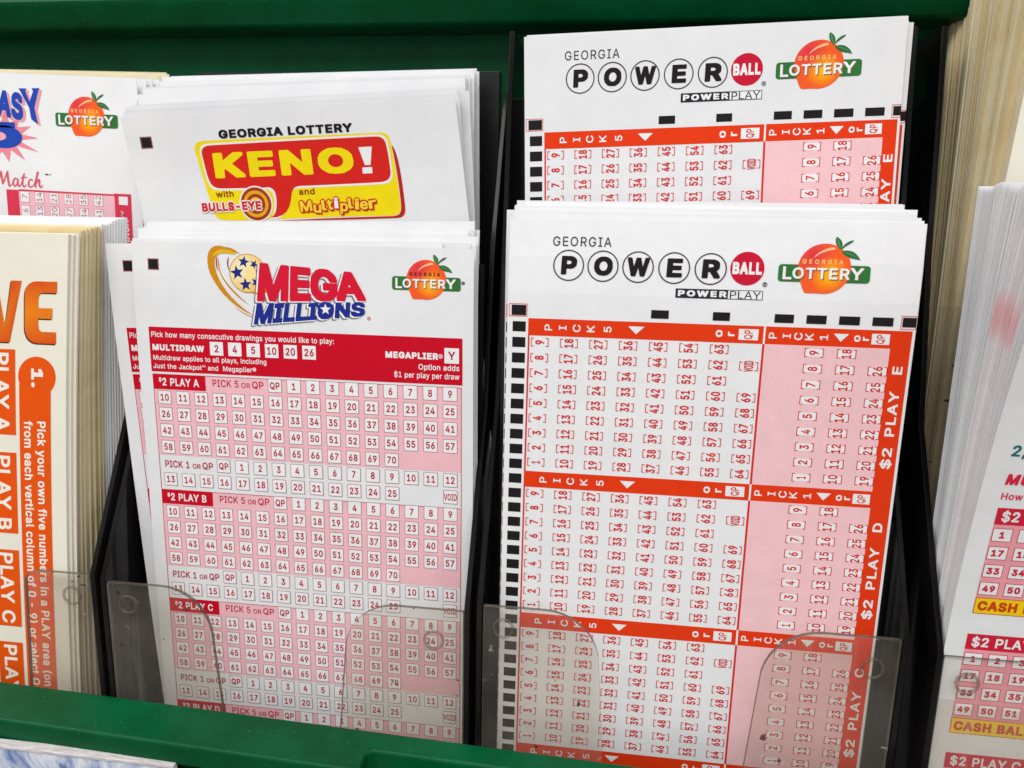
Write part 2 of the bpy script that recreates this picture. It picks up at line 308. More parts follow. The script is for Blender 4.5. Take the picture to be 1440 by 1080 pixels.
'-':[453,[[101,236,106,175,350,180,345,257,106,257]]],
'.':[188,[[37,33,55,-4,103,-17,141,1,154,49,136,86,87,100,50,81]]],
'/':[249,[[6,-89,84,-84,248,525,243,546,165,541,1,-68]]],
'0':[453,[[35,246,47,136,82,54,112,19,143,-2,219,-20,310,-2,372,54,406,136,418,246,406,372,371,455,341,489,275,524,219,529,143,511,82,455,47,372],[227,65,185,76,153,111,130,176,123,254,130,333,153,397,185,433,227,445,268,433,300,397,323,333,330,254,323,176,300,111,268,76]]],
'1':[453,[[63,47,68,-13,404,-8,399,68,289,68,284,522,190,522,73,435,78,345,94,345,199,420,199,68,68,68]]],
'2':[453,[[51,-8,402,-8,397,70,185,70,335,233,386,316,394,390,383,436,350,482,305,514,244,528,164,521,110,493,68,441,53,370,58,349,135,349,164,422,224,446,286,421,306,368,298,335,269,290,51,55]]],
'3':[453,[[31,124,47,66,90,17,144,-11,210,-20,285,-12,335,10,378,50,400,95,400,194,365,254,326,284,251,301,385,453,380,522,57,517,62,439,257,439,144,307,144,240,243,229,293,201,315,149,299,98,254,69,196,66,167,75,145,89,117,145,36,145]]],
'4':[453,[[27,97,269,92,269,-8,356,-8,356,92,426,97,426,171,356,176,351,331,269,326,269,176,134,176,324,501,319,522,234,517,27,166]]],
'5':[453,[[47,122,60,68,100,19,151,-10,229,-20,297,-7,363,41,398,109,402,182,392,239,373,275,336,314,263,345,201,345,151,328,163,439,374,439,374,522,83,517,54,245,136,233,193,261,240,260,286,233,311,185,313,151,301,112,279,84,242,66,208,65,171,79,130,143,52,143]]],
'6':[453,[[55,207,53,118,83,48,144,-3,218,-20,289,-12,335,13,381,65,399,115,402,177,391,229,366,272,324,308,276,324,209,325,335,501,330,522,239,517,97,306],[226,63,194,69,164,90,145,122,139,158,145,193,164,224,194,245,226,251,259,245,288,225,307,193,313,157,288,89,259,69]]],
'7':[453,[[49,501,54,439,300,439,84,8,89,-13,173,-13,404,441,404,517,54,522]]],
'8':[453,[[39,127,51,70,93,20,148,-10,218,-20,304,-10,360,20,401,70,414,127,406,189,385,228,334,267,360,285,386,325,395,388,383,442,323,506,277,524,176,524,129,506,88,472,69,442,57,372,66,325,92,285,119,267,68,228,46,189],[147,376,169,425,226,446,284,425,305,376,282,324,226,304,169,325],[157,196,190,215,262,215,295,196,316,169,316,110,264,68,188,68,155,86,130,139,136,169]]],
'9':[453,[[53,394,61,279,87,237,129,201,177,184,238,183,117,8,122,-13,208,-13,381,251,398,301,399,390,369,460,309,512,234,529,163,520,117,496,72,444],[165,284,139,352,165,419,194,439,226,445,259,439,288,419,307,386,313,350,288,284,226,258,194,264]]],
':':[188,[[37,33,55,-4,103,-17,141,1,154,49,136,86,87,100,50,81],[37,308,55,271,103,258,141,276,154,324,136,362,87,375,50,357]]],
';':[188,[[25,-127,97,-127,150,63,145,84,55,79],[45,308,63,271,111,258,149,276,162,324,144,362,95,375,58,357]]],
'A':[480,[[8,-13,98,-8,145,129,333,129,387,-13,476,-8,284,522,188,517,3,8],[269,309,304,212,174,212,239,406]]],
'B':[456,[[47,-8,309,-9,370,15,413,59,431,119,419,204,377,255,347,266,385,292,405,323,407,418,394,450,337,504,262,521,47,517],[321,380,310,334,291,315,244,299,138,298,138,438,265,435,310,409],[315,87,264,71,138,70,138,218,271,215,309,198,341,147,341,128]]],
'C':[510,[[27,246,31,189,64,93,130,20,212,-15,275,-20,349,-8,410,25,461,83,486,168,400,173,364,107,307,73,250,68,192,89,150,131,122,202,119,293,144,367,201,425,276,441,353,413,400,335,481,335,486,356,461,426,410,484,348,517,275,529,212,524,130,488,64,415,31,319]]],
'D':[502,[[52,-13,299,-5,384,35,430,84,471,191,464,353,422,438,347,498,269,520,47,517],[336,112,250,73,138,71,138,438,241,437,312,415,348,382,378,317,385,267,381,206,361,146]]],
'E':[419,[[52,-13,388,-8,383,70,138,70,138,216,368,221,363,299,138,299,138,439,380,439,380,522,47,517]]],
'G':[520,[[27,262,44,138,64,93,129,20,212,-15,277,-20,373,0,449,61,484,133,486,269,275,269,275,186,399,186,383,131,363,104,328,80,284,68,243,69,192,89,163,114,125,189,119,280,138,356,182,413,239,439,302,437,334,424,358,405,400,336,487,341,462,424,411,482,348,517,273,529,210,524,128,488,64,415,44,370]]],
'H':[517,[[47,-8,138,-8,138,219,379,219,379,-8,470,-8,465,522,379,517,379,302,138,302,138,517,47,517]]],
'I':[300,[[18,49,23,-13,282,-8,277,70,196,70,196,439,282,444,277,522,18,517,23,439,105,439,105,70,23,70]]],
'J':[396,[[20,165,26,87,53,35,103,-4,177,-20,240,-14,291,10,326,47,349,137,344,522,259,517,258,142,237,86,196,64,150,72,117,112,106,186,25,186]]],
'K':[467,[[68,522,47,517,47,-8,138,-8,138,159,196,221,364,-13,457,-13,462,8,261,289,461,501,461,517,356,522,138,282,138,517]]],
'L':[393,[[47,-8,374,-8,369,70,138,70,133,522,47,517]]],
'M':[628,[[47,-8,135,-8,133,352,278,-13,355,-8,493,351,491,-8,576,-13,581,517,463,517,315,121,165,517,52,522]]],
'N':[523,[[68,522,47,517,47,-8,138,-8,133,378,374,-8,471,-13,476,517,386,517,391,130,149,517]]],
'O':[533,[[27,246,44,138,92,55,130,20,212,-15,322,-15,404,20,469,93,502,189,502,319,469,415,404,488,322,524,212,524,130,488,65,415,31,319],[163,115,129,176,117,254,129,332,163,394,211,430,267,441,322,430,371,394,405,333,416,254,405,176,371,115,322,79,267,68,211,79]]],
'P':[445,[[68,522,47,517,47,-8,133,-13,138,173,284,176,330,189,374,220,403,257,419,307,420,378,407,428,379,470,340,500,271,520],[300,277,244,256,138,255,138,439,260,436,295,422,317,399,330,361,317,296]]],
'Q':[533,[[27,246,44,138,92,55,130,20,212,-15,275,-20,351,-6,393,-61,481,-56,481,-40,423,37,469,93,490,138,506,246,502,319,469,415,404,488,365,511,275,529,212,524,130,488,92,453,44,370],[232,167,232,151,291,73,211,79,163,115,129,176,117,254,129,332,163,394,211,430,267,441,322,430,371,394,405,333,416,254,405,176,367,112,321,172]]],
'R':[449,[[68,522,47,517,47,-8,138,-8,138,185,236,186,345,-13,436,-13,441,8,335,202,398,255,418,301,422,371,412,423,386,465,309,514],[276,275,138,268,138,439,244,438,308,414,323,391,330,342,315,300]]],
'S':[447,[[25,145,41,69,83,18,141,-12,232,-22,310,-11,373,26,409,73,421,131,411,199,367,251,313,279,172,324,134,356,131,383,144,413,175,435,249,443,294,424,329,365,409,365,414,386,400,441,359,489,304,518,235,529,140,515,74,471,42,411,44,329,70,285,108,254,270,199,325,163,323,110,306,90,278,73,209,64,142,90,112,150]]],
'T':[449,[[19,501,24,439,180,439,180,-8,265,-13,270,439,425,439,430,517,24,522]]],
'U':[517,[[47,501,47,152,61,93,93,44,135,9,195,-15,323,-15,382,9,424,44,456,93,470,152,470,517,380,517,379,177,367,128,323,81,259,66,188,85,146,136,137,186,137,517,52,522]]],
'V':[480,[[3,517,191,-8,286,-13,476,517,382,517,240,100,97,517]]],
'W':[686,[[3,517,147,-13,243,-8,343,367,442,-8,543,-8,683,501,678,522,590,517,492,129,388,522,293,517,193,127,95,517]]],
'Y':[472,[[24,522,8,522,3,501,190,200,190,-8,276,-13,281,200,468,501,468,517,373,522,237,296,104,517]]],
'a':[389,[[25,158,18,82,39,30,86,-8,168,-22,234,-7,262,14,269,-13,350,-8,350,259,332,335,304,366,241,394,163,396,103,380,59,348,28,299,33,278,108,261,145,302,194,317,235,307,258,280,261,256,255,248,92,216,55,196],[169,59,114,82,113,126,147,147,262,169,261,129,245,93,214,69]]],
'b':[424,[[40,-8,120,-13,125,23,159,-6,221,-21,312,-3,378,66,402,152,392,278,351,348,312,379,271,394,212,397,169,388,127,356,122,522,40,517],[220,62,182,70,152,95,133,140,127,189,133,239,152,282,182,307,220,315,259,306,289,281,308,237,314,189,308,141,288,97,259,70]]],
'c':[396,[[21,179,33,100,74,33,129,-7,199,-21,269,-14,314,8,354,48,376,110,296,130,276,93,231,63,160,74,128,110,111,167,112,216,132,273,159,302,196,316,222,315,265,294,295,249,370,264,375,285,348,335,313,369,268,390,199,397,129,384,69,338,33,276]]],
'd':[424,[[22,168,47,66,113,-3,153,-18,235,-18,300,23,305,-13,380,-13,385,517,298,517,298,356,255,388,196,397,113,379,79,353,33,278],[137,97,116,141,110,189,116,237,137,281,165,306,205,315,243,307,272,282,292,239,292,140,272,95,242,70,205,62,166,70]]],
'e':[404,[[21,180,38,88,82,25,141,-12,204,-21,274,-14,319,6,358,43,378,83,373,104,298,118,266,76,219,61,187,63,148,82,123,114,112,156,384,161,370,290,332,349,274,387,185,397,117,378,61,328,29,262],[154,300,181,313,229,313,278,274,292,234,114,234,133,280]]],
'f':[254,[[-7,371,-2,314,70,314,68,-8,150,-13,157,314,241,319,241,387,158,392,158,435,178,456,235,455,256,529,195,543,133,534,91,504,71,469,71,392,-2,392]]],
'g':[425,[[21,198,26,128,48,72,87,26,144,-3,228,-7,275,11,296,33,294,-30,259,-72,215,-83,173,-79,137,-60,109,-28,93,-28,38,-61,38,-77,69,-118,151,-159,215,-164,316,-140,358,-105,380,-62,385,-17,380,392,305,392,300,354,250,391,204,397,133,388,104,374,67,340,33,279],[136,105,116,146,110,193,116,238,136,281,166,307,205,315,243,307,273,282,292,240,292,145,273,105,243,81,205,74,166,81]]],
'h':[410,[[45,-13,127,-8,127,219,139,275,169,304,217,314,257,298,283,238,283,-8,370,-8,369,272,358,321,323,367,263,395,179,392,127,360,122,522,40,517]]],
'i':[167,[[28,475,46,442,92,430,127,447,139,491,122,525,76,537,41,520],[40,-8,127,-8,122,392,40,387]]],
'j':[167,[[-23,-151,45,-152,84,-135,111,-104,125,-63,122,392,40,387,39,-34,23,-66,-23,-79],[28,475,45,442,91,430,127,447,139,491,122,525,75,537,40,520]]],
'k':[381,[[61,522,40,517,40,-8,127,-8,127,132,154,154,286,-13,380,-13,385,8,221,216,373,371,373,387,276,392,127,239,127,517]]],
'l':[189,[[40,501,41,57,67,7,101,-12,189,-10,183,62,138,69,128,89,127,517,45,522]]],
'm':[610,[[45,-13,127,-8,130,258,156,301,199,315,239,303,260,267,261,-8,343,-13,351,262,374,301,416,316,457,305,479,273,483,-8,565,-13,570,274,545,350,484,394,399,396,366,385,318,342,289,380,256,396,199,399,164,389,125,359,120,392,45,392]]],
'n':[410,[[45,-13,127,-8,127,219,139,275,169,304,217,314,257,298,283,238,283,-8,370,-8,369,272,357,321,323,367,263,395,179,392,125,358,120,392,40,387]]],
'o':[415,[[21,179,33,100,69,38,129,-7,199,-21,286,-7,346,38,382,100,394,179,382,276,346,338,286,384,215,397,129,384,69,338,33,276],[140,92,119,134,110,187,119,242,140,284,173,309,242,309,275,284,297,242,305,187,297,134,275,92,242,67,173,67]]],
'p':[424,[[40,-151,127,-151,127,22,170,-12,260,-20,330,9,383,76,402,152,395,265,365,331,302,384,249,397,182,393,125,353,120,392,40,387],[220,62,182,70,152,95,133,140,127,189,133,239,152,282,182,307,220,315,259,306,289,281,308,237,314,189,308,141,288,97,259,70]]],
'q':[424,[[22,168,42,76,71,32,132,-12,220,-20,255,-12,298,22,298,-151,385,-151,380,392,305,392,300,353,243,393,176,397,123,384,59,331,29,265],[137,97,116,141,110,189,116,237,137,281,165,306,205,315,243,307,272,282,292,239,292,140,272,95,242,70,205,62,166,70]]],
'r':[259,[[61,392,40,387,40,-8,122,-13,127,235,136,270,178,306,256,314,256,392,188,397,126,364,120,392]]],
's':[365,[[38,313,35,247,58,202,87,178,240,127,252,107,249,90,217,65,177,60,130,76,102,120,28,107,23,86,40,42,76,5,120,-15,241,-15,291,6,330,46,344,90,334,158,300,196,152,245,123,279,151,311,177,319,224,310,260,264,332,277,337,298,320,336,287,371,247,391,189,397,123,390,73,362]]],
't':[227,[[-7,371,-2,314,53,314,56,53,73,20,107,-7,148,-17,219,-12,215,62,157,66,140,89,139,314,212,314,217,387,139,392,134,484,57,484,53,392,-2,392]]],
'u':[410,[[40,119,65,36,130,-12,190,-18,239,-10,285,25,290,-13,365,-13,370,387,283,387,283,153,273,111,245,78,200,65,158,77,130,122,127,387,45,392]]],
'v':[389,[[4,387,150,-8,234,-13,384,387,292,387,194,111,97,387]]],
'w':[567,[[10,387,130,-13,212,-8,284,248,355,-8,442,-8,558,371,553,392,467,387,398,131,329,387,244,392,170,128,100,387]]],
'x':[379,[[8,-8,99,-13,189,128,279,-13,371,-8,371,8,243,192,365,371,360,392,274,392,191,261,108,392,16,387,16,371,137,195,8,8]]],
'y':[389,[[4,387,147,-1,114,-68,48,-78,34,-147,80,-158,136,-153,172,-133,201,-99,384,387,292,387,194,109,97,387]]],
'z':[380,[[29,38,34,-13,352,-8,347,69,155,69,346,323,341,392,35,387,40,310,225,307,29,54]]],
'®':[463,[[20,309,35,232,83,164,146,121,239,105,317,121,385,169,428,232,443,325,428,402,380,470,317,513,223,529,146,513,78,465,35,402],[148,417,148,218,211,213,216,274,231,275,265,213,315,213,282,191,231,181,181,191,136,221,105,267,95,317,105,367,136,412,181,443,231,453,282,443,327,412,358,367,368,317,358,267,332,228,299,295,322,324,324,352,317,388,302,404,267,421],[247,360,252,349,238,333,216,333,216,363]]],
'™':[424,[[14,472,69,467,69,318,123,313,128,467,178,467,183,517,19,522],[201,522,189,517,189,318,248,318,248,382,276,318,315,313,348,382,348,318,402,313,407,517,346,522,298,414,255,517]]]},'B':{'!':[196,[[30,28,53,-13,111,-26,152,-4,165,54,143,95,85,108,44,86],[41,522,45,147,54,138,141,138,150,147,154,522,145,531,50,531]]],
'$':[447,[[16,124,32,64,78,9,136,-21,180,-27,180,-87,189,-96,257,-96,266,-87,266,-27,315,-20,373,12,418,68,430,126,420,204,372,260,266,305,266,425,304,399,324,356,414,356,423,391,409,446,364,498,309,527,266,534,266,596,257,605,189,605,180,596,180,532,135,524,74,485,33,416,35,324,56,285,103,245,180,215,180,81,149,98,117,159,25,159],[300,98,266,80,266,189,316,158,314,115],[152,406,180,426,180,332,143,362]]],
'&':[448,[[20,190,12,120,23,65,65,12,116,-18,210,-29,293,-12,323,9,351,-22,451,-22,460,-13,460,13,399,89,425,157,430,237,421,246,336,246,321,185,257,264,305,304,344,369,342,446,317,490,264,527,187,535,129,524,73,477,54,394,65,331,101,277,46,231],[202,70,151,82,134,98,123,131,132,161,169,196,255,92],[234,391,190,347,169,372,165,415,178,429,219,433,232,422]]],"'":[206,[[48,496,56,305,65,296,141,296,150,305,158,522,149,531,57,531]]],
'(':[273,[[67,194,80,80,125,-53,155,-109,164,-118,249,-118,258,-109,258,-83,194,80,174,207,196,357,258,526,249,561,164,561,125,494,82,352]]],
')':[273,[[24,-118,110,-118,119,-109,178,21,203,136,204,262,189,367,159,468,110,561,24,561,15,552,15,526,77,357,99,207,80,82,15,-83]]],
',':[188,[[16,-132,25,-141,97,-141,106,-132,159,58,150,93,55,93,46,84]]],
'-':[453,[[92,231,92,175,101,166,350,166,359,175,359,257,350,266,101,266]]],
'.':[188,[[28,28,50,-13,108,-26,150,-4,163,54,141,95,82,109,41,86]]],
'/':[249,[[1,-98,84,-98,93,-89,257,520,248,555,165,555,156,546,-8,-63]]],
'0':[453,[[26,241,38,131,73,49,107,10,138,-11,214,-29,315,-11,381,49,415,131,427,267,415,377,380,460,346,498,280,533,214,538,138,520,73,460,38,377],[162,116,139,181,139,328,162,392,191,424,227,434,262,424,291,392,314,328,314,181,291,116,262,85,227,75,191,85]]],
'1':[453,[[54,42,54,-13,63,-22,404,-22,413,-13,413,68,404,77,298,77,298,522,289,531,185,531,64,440,64,345,73,336,99,336,190,401,190,77,63,77]]],
'2':[453,[[42,34,42,-13,51,-22,402,-22,411,-13,411,70,402,79,207,79,344,228,395,311,403,395,392,441,359,487,310,523,249,537,159,530,105,502,59,446,44,375,53,340,140,340,172,415,225,436,278,413,296,369,260,295,42,60]]],
'3':[453,[[22,119,38,61,85,8,139,-20,205,-29,290,-21,340,1,387,45,409,90,415,132,409,199,365,268,331,293,272,309,394,448,394,522,385,531,57,531,48,522,48,439,57,430,236,430,135,312,135,235,144,226,238,220,286,193,305,148,291,106,249,78,172,84,152,97,122,154,31,154]]],
'4':[453,[[18,92,27,83,260,83,260,-13,269,-22,356,-22,365,-13,365,83,426,83,435,92,435,176,426,185,365,185,365,331,356,340,269,340,260,331,260,185,152,185,333,496,324,531,234,531,225,522,18,171]]],
'5':[453,[[38,117,51,63,95,10,146,-19,234,-29,302,-16,372,36,407,104,411,177,401,244,382,280,307,343,268,354,163,346,172,430,379,430,388,439,388,522,379,531,83,531,74,522,45,240,54,231,141,224,198,252,235,251,278,226,302,180,304,155,272,93,237,75,176,88,135,152,47,152]]],
'6':[453,[[46,212,44,113,74,43,139,-12,239,-29,294,-21,349,13,390,60,408,110,411,182,400,234,375,277,329,317,281,333,229,334,344,496,335,531,239,531,230,522,88,311],[149,158,172,217,226,241,280,217,303,157,280,97,226,73,172,97]]],
'7':[453,[[40,496,40,439,49,430,283,430,75,13,84,-22,178,-22,413,436,413,522,404,531,49,531]]],
'8':[453,[[37,194,30,122,42,65,88,11,143,-19,213,-29,309,-19,365,11,410,65,423,122,415,194,394,233,355,268,395,320,404,367,392,447,372,477,328,515,239,538,171,533,124,515,88,486,60,447,48,367,57,320,97,268,59,233],[157,376,176,417,226,436,276,417,295,377,275,332,226,314,176,333],[164,188,195,206,257,206,307,164,307,115,259,77,193,77,145,115,145,164]]],
'9':[453,[[44,399,43,316,52,274,78,232,124,192,172,175,219,174,108,13,108,-13,117,-22,213,-22,390,246,407,296,408,395,378,465,314,521,239,538,158,529,112,505,63,449],[149,352,173,411,226,435,280,411,303,350,280,291,226,268,173,292]]],
':':[188,[[28,28,50,-13,108,-26,150,-4,163,54,141,95,82,109,41,86],[28,303,50,262,108,249,150,271,163,329,141,371,82,384,41,362]]],
';':[188,[[16,-132,25,-141,97,-141,106,-132,159,58,150,93,55,93,46,84],[36,303,58,262,116,249,158,271,171,329,149,371,90,384,49,362]]],
'A':[480,[[3,-22,98,-22,153,120,326,120,382,-22,476,-22,485,-13,485,13,289,531,188,531,179,522,-6,13],[260,304,290,221,187,221,239,371]]],
'B':[456,[[38,-13,47,-22,314,-18,375,6,422,54,440,114,428,209,370,269,414,318,416,423,381,482,342,513,267,530,47,531,38,522],[312,375,286,324,239,308,147,307,147,429,260,426,301,403],[310,96,259,80,147,79,147,208,266,206,303,189,332,142]]],
'C':[510,[[18,241,22,184,55,88,125,11,207,-24,280,-29,354,-17,415,16,470,78,495,173,486,182,395,182,357,115,302,82,253,78,197,98,159,136,131,207,129,289,153,362,206,416,273,432,346,404,395,326,486,326,495,361,470,431,415,493,353,526,280,538,207,533,125,497,55,420,22,324]]],
'D':[502,[[47,-22,304,-14,389,26,439,79,480,186,483,288,473,358,431,443,352,507,274,529,47,531,38,522,38,-13],[328,120,245,82,147,80,147,429,236,428,307,406,340,376,369,312,376,265,372,211,352,151]]],
'E':[419,[[47,-22,388,-22,397,-13,397,70,388,79,147,79,147,207,368,207,377,216,377,299,368,308,147,308,147,430,385,430,394,439,394,522,385,531,47,531,38,522,38,-13]]],
'G':[520,[[18,241,35,133,55,88,124,11,207,-24,339,-22,422,19,458,56,493,128,500,269,491,278,270,278,261,269,261,186,270,177,388,177,356,112,323,89,248,78,197,98,147,158,134,194,128,277,147,351,187,404,244,429,297,428,329,415,368,375,395,327,487,327,496,362,471,429,416,491,353,526,278,538,205,533,123,497,55,420,35,375]]],
'H':[517,[[38,-13,47,-22,138,-22,147,-13,147,210,370,210,370,-13,379,-22,470,-22,479,-13,479,522,470,531,379,531,370,522,370,311,147,311,147,522,138,531,47,531,38,522]]],
'I':[300,[[9,44,9,-13,18,-22,282,-22,291,-13,291,70,282,79,205,79,205,430,282,430,291,439,291,522,282,531,18,531,9,522,9,439,18,430,96,430,96,79,18,79]]],
'J':[396,[[11,160,17,82,44,30,98,-13,172,-29,245,-23,296,1,335,42,358,132,358,522,349,531,259,531,250,522,249,147,230,93,179,73,137,97,111,195,20,195]]],
'K':[467,[[73,531,38,522,38,-13,47,-22,138,-22,147,-13,147,154,195,205,359,-22,462,-22,471,13,274,289,470,496,470,522,461,531,351,531,147,310,147,522,138,531]]],
'L':[393,[[38,-13,47,-22,374,-22,383,-13,383,70,374,79,147,79,147,522,138,531,47,531,38,522]]],
'M':[628,[[38,-13,47,-22,135,-22,144,-13,143,295,273,-22,355,-22,364,-13,484,294,482,-13,491,-22,581,-22,590,-13,590,522,581,531,463,531,454,522,315,154,174,522,165,531,47,531,38,522]]],
'N':[523,[[38,496,38,-13,47,-22,138,-22,147,-13,143,340,365,-13,374,-22,476,-22,485,-13,485,522,476,531,386,531,377,522,381,170,149,531,47,531]]],
'O':[533,[[18,241,35,133,83,50,125,11,207,-24,327,-24,409,11,478,88,511,184,511,324,478,420,409,497,327,533,207,533,125,497,56,420,22,324],[171,122,138,181,127,254,138,327,171,387,216,421,267,431,317,421,363,387,396,328,406,254,396,181,363,122,317,88,267,78,216,88]]],
'P':[445,[[73,531,38,522,38,-13,47,-22,138,-22,147,-13,147,164,289,167,335,180,379,211,412,252,428,302,429,383,416,433,388,475,345,509,276,529],[294,286,239,265,147,264,147,429,255,427,289,413,321,356,308,301]]],
'Q':[533,[[18,241,35,133,83,50,125,11,207,-24,280,-29,347,-18,388,-70,481,-70,490,-61,490,-35,437,36,499,133,515,241,511,324,478,420,409,497,370,520,280,538,207,533,125,497,83,458,35,375],[223,172,223,146,267,78,216,88,171,122,138,181,127,254,138,327,171,387,216,421,267,431,317,421,363,387,396,328,406,254,396,181,367,129,326,181,232,181]]],
'R':[449,[[73,531,38,522,38,-13,47,-22,138,-22,147,-13,147,176,229,177,340,-22,441,-22,450,13,349,198,407,250,427,296,431,376,421,428,395,470,355,505,314,523],[271,284,147,277,147,430,239,429,300,407,314,386,319,344,306,307]]],
'S':[447,[[16,124,32,64,69,18,136,-21,237,-31,315,-20,382,21,418,68,430,126,420,204,372,260,318,288,177,333,143,362,141,380,152,406,180,426,244,434,288,415,324,356,414,356,423,391,409,446,364,498,309,527,240,538,135,524,65,476,33,416,35,324,56,285,103,245,306,169,320,147,300,98,236,73,173,83,135,117,117,159,25,159]]],
'T':[449,[[10,496,10,439,19,430,171,430,171,-13,180,-22,270,-22,279,-13,279,430,430,430,439,439,439,522,430,531,19,531]]],
'U':[517,[[38,496,38,147,52,88,84,39,130,0,190,-24,328,-24,387,0,433,39,465,88,479,147,479,522,470,531,380,531,371,522,370,182,358,133,318,90,259,75,193,94,155,141,146,191,146,522,137,531,47,531]]],
'V':[480,[[-6,522,-6,496,182,-13,191,-22,291,-22,485,496,485,522,476,531,382,531,373,522,240,133,106,522,97,531,3,531]]],
'W':[686,[[-6,522,142,-22,243,-22,252,-13,342,322,433,-13,442,-22,543,-22,552,-13,692,496,683,531,590,531,581,522,492,174,393,531,293,531,284,522,194,174,104,522,95,531,3,531]]],
'Y':[472,[[29,531,-6,522,-6,496,181,195,181,-13,190,-22,281,-22,290,-13,290,195,477,496,477,522,468,531,368,531,237,317,113,522,104,531]]],
'a':[389,[[16,163,9,77,30,25,81,-17,173,-31,254,-5,264,-22,350,-22,359,-13,353,311,309,375,246,403,158,405,98,389,45,348,19,304,28,269,113,252,151,294,192,307,229,298,251,260,87,225,50,205],[169,70,123,88,122,119,152,138,253,156,236,99,209,78]]],
'b':[424,[[31,-13,40,-22,125,-22,134,0,154,-15,242,-30,317,-12,387,61,411,147,401,283,351,362,276,403,207,406,136,380,136,522,127,531,40,531,31,522],[161,101,137,189,161,276,187,298,220,305,254,297,280,275,299,232,299,146,280,103,254,79,220,72,187,79]]],
'c':[396,[[12,174,24,95,69,24,124,-16,194,-30,274,-23,319,-1,363,43,385,89,385,115,291,139,267,98,226,72,166,83,137,115,120,172,121,211,141,268,165,293,201,306,258,286,290,240,375,255,384,290,353,344,318,378,273,399,194,406,124,393,60,343,24,281]]],
'd':[424,[[13,205,13,147,38,61,108,-12,148,-27,208,-30,240,-27,291,0,300,-22,385,-22,394,-13,394,522,385,531,298,531,289,522,289,380,217,406,149,403,74,362,24,283],[145,103,125,146,120,189,125,232,145,275,170,297,205,305,238,298,263,276,283,234,283,145,263,101,237,79,205,72,171,79]]],
'e':[404,[[20,267,12,159,29,83,77,16,136,-21,225,-30,279,-23,324,-3,367,38,387,78,378,113,293,127,259,85,192,72,155,91,125,147,384,147,393,156,379,295,332,363,279,396,206,406,112,387,52,333],[159,291,186,304,224,304,252,288,279,243,129,243]]],
'f':[254,[[-16,366,-16,314,-7,305,61,305,59,-13,68,-22,155,-22,164,-13,166,305,241,305,250,314,250,392,241,401,167,401,167,430,183,447,240,446,249,455,265,534,200,552,128,543,82,509,62,474,62,401,-7,401]]],
'g':[425,[[12,193,17,123,39,67,82,17,139,-12,207,-16,233,-16,286,8,274,-46,254,-63,212,-73,178,-70,143,-51,114,-19,88,-19,38,-47,29,-82,64,-127,146,-168,220,-173,321,-149,367,-110,389,-67,394,-22,394,392,385,401,300,401,291,378,255,400,183,406,99,383,58,345,24,284],[145,112,125,151,120,193,145,275,171,298,205,305,238,298,264,276,283,235,283,150,264,111,238,90,205,84,171,90]]],
'h':[410,[[40,-22,127,-22,136,-13,136,214,148,269,174,295,216,303,251,289,274,233,274,-13,283,-22,370,-22,379,-13,378,277,367,326,328,376,268,404,174,401,136,378,136,522,127,531,40,531,31,522,31,-13]]],
'i':[167,[[19,470,41,433,97,421,136,442,148,496,127,534,71,546,32,525],[31,-13,40,-22,127,-22,136,-13,136,392,127,401,40,401,31,392]]],
'j':[167,[[-32,-156,-23,-165,50,-161,89,-144,120,-109,134,-68,136,392,127,401,40,401,31,392,30,-29,16,-57,-32,-74],[19,470,40,433,96,421,136,442,148,496,127,534,70,546,31,525]]],
'k':[381,[[66,531,31,522,31,-13,40,-22,127,-22,136,-13,136,126,152,139,281,-22,385,-22,394,13,235,215,382,366,382,392,373,401,271,401,136,263,136,522,127,531]]],
'l':[189,[[31,496,32,52,58,2,96,-21,194,-19,203,16,192,67,145,78,137,94,136,522,127,531,40,531]]],
'm':[610,[[40,-22,127,-22,136,-13,139,253,162,292,200,304,233,294,251,262,252,-13,261,-22,348,-22,357,-13,360,257,380,293,415,306,450,296,470,268,474,-13,483,-22,570,-22,579,-13,579,279,554,355,489,403,394,405,361,394,319,359,294,389,261,405,194,408,134,381,125,401,40,401,31,392,31,-13]]],
'n':[410,[[40,-22,127,-22,136,-13,136,214,148,269,174,295,216,303,251,289,274,233,274,-13,283,-22,370,-22,379,-13,378,277,366,326,328,376,268,404,174,401,134,377,125,401,40,401,31,392,31,-13]]],
'o':[415,[[12,174,24,95,60,33,124,-16,194,-30,291,-16,355,33,391,95,403,174,391,281,355,343,291,393,220,406,124,393,60,343,24,281],[148,99,128,139,120,187,128,237,148,277,178,300,237,300,267,277,288,237,295,187,288,139,267,99,237,76,178,76]]],
'p':[424,[[31,-156,40,-165,127,-165,136,-156,136,-2,200,-29,297,-21,335,0,392,71,411,147,404,270,374,336,307,393,254,406,177,402,134,377,125,401,40,401,31,392],[161,101,137,189,161,276,187,298,220,305,254,297,280,275,299,232,299,146,280,103,254,79,220,72,187,79]]],
'q':[424,[[20,270,13,147,33,71,57,32,90,0,159,-29,225,-29,289,-2,289,-156,298,-165,385,-165,394,-156,394,392,385,401,300,401,291,376,248,402,171,406,118,393,50,336],[145,103,125,146,120,189,125,232,145,275,170,297,205,305,238,298,263,276,283,234,283,145,263,101,237,79,205,72,171,79]]],
'r':[259,[[66,401,31,392,31,-13,40,-22,127,-22,136,-13,136,230,145,265,183,297,256,300,265,309,265,397,256,406,183,406,134,383,125,401]]],
's':[365,[[29,318,26,242,44,202,82,169,233,118,242,104,212,74,179,70,137,84,107,129,23,116,14,81,31,37,71,-4,115,-24,195,-30,246,-24,296,-3,339,41,353,85,343,163,305,205,157,254,133,276,156,302,192,309,219,301,255,255,337,268,346,303,329,341,292,380,252,400,184,406,118,399,68,371]]],
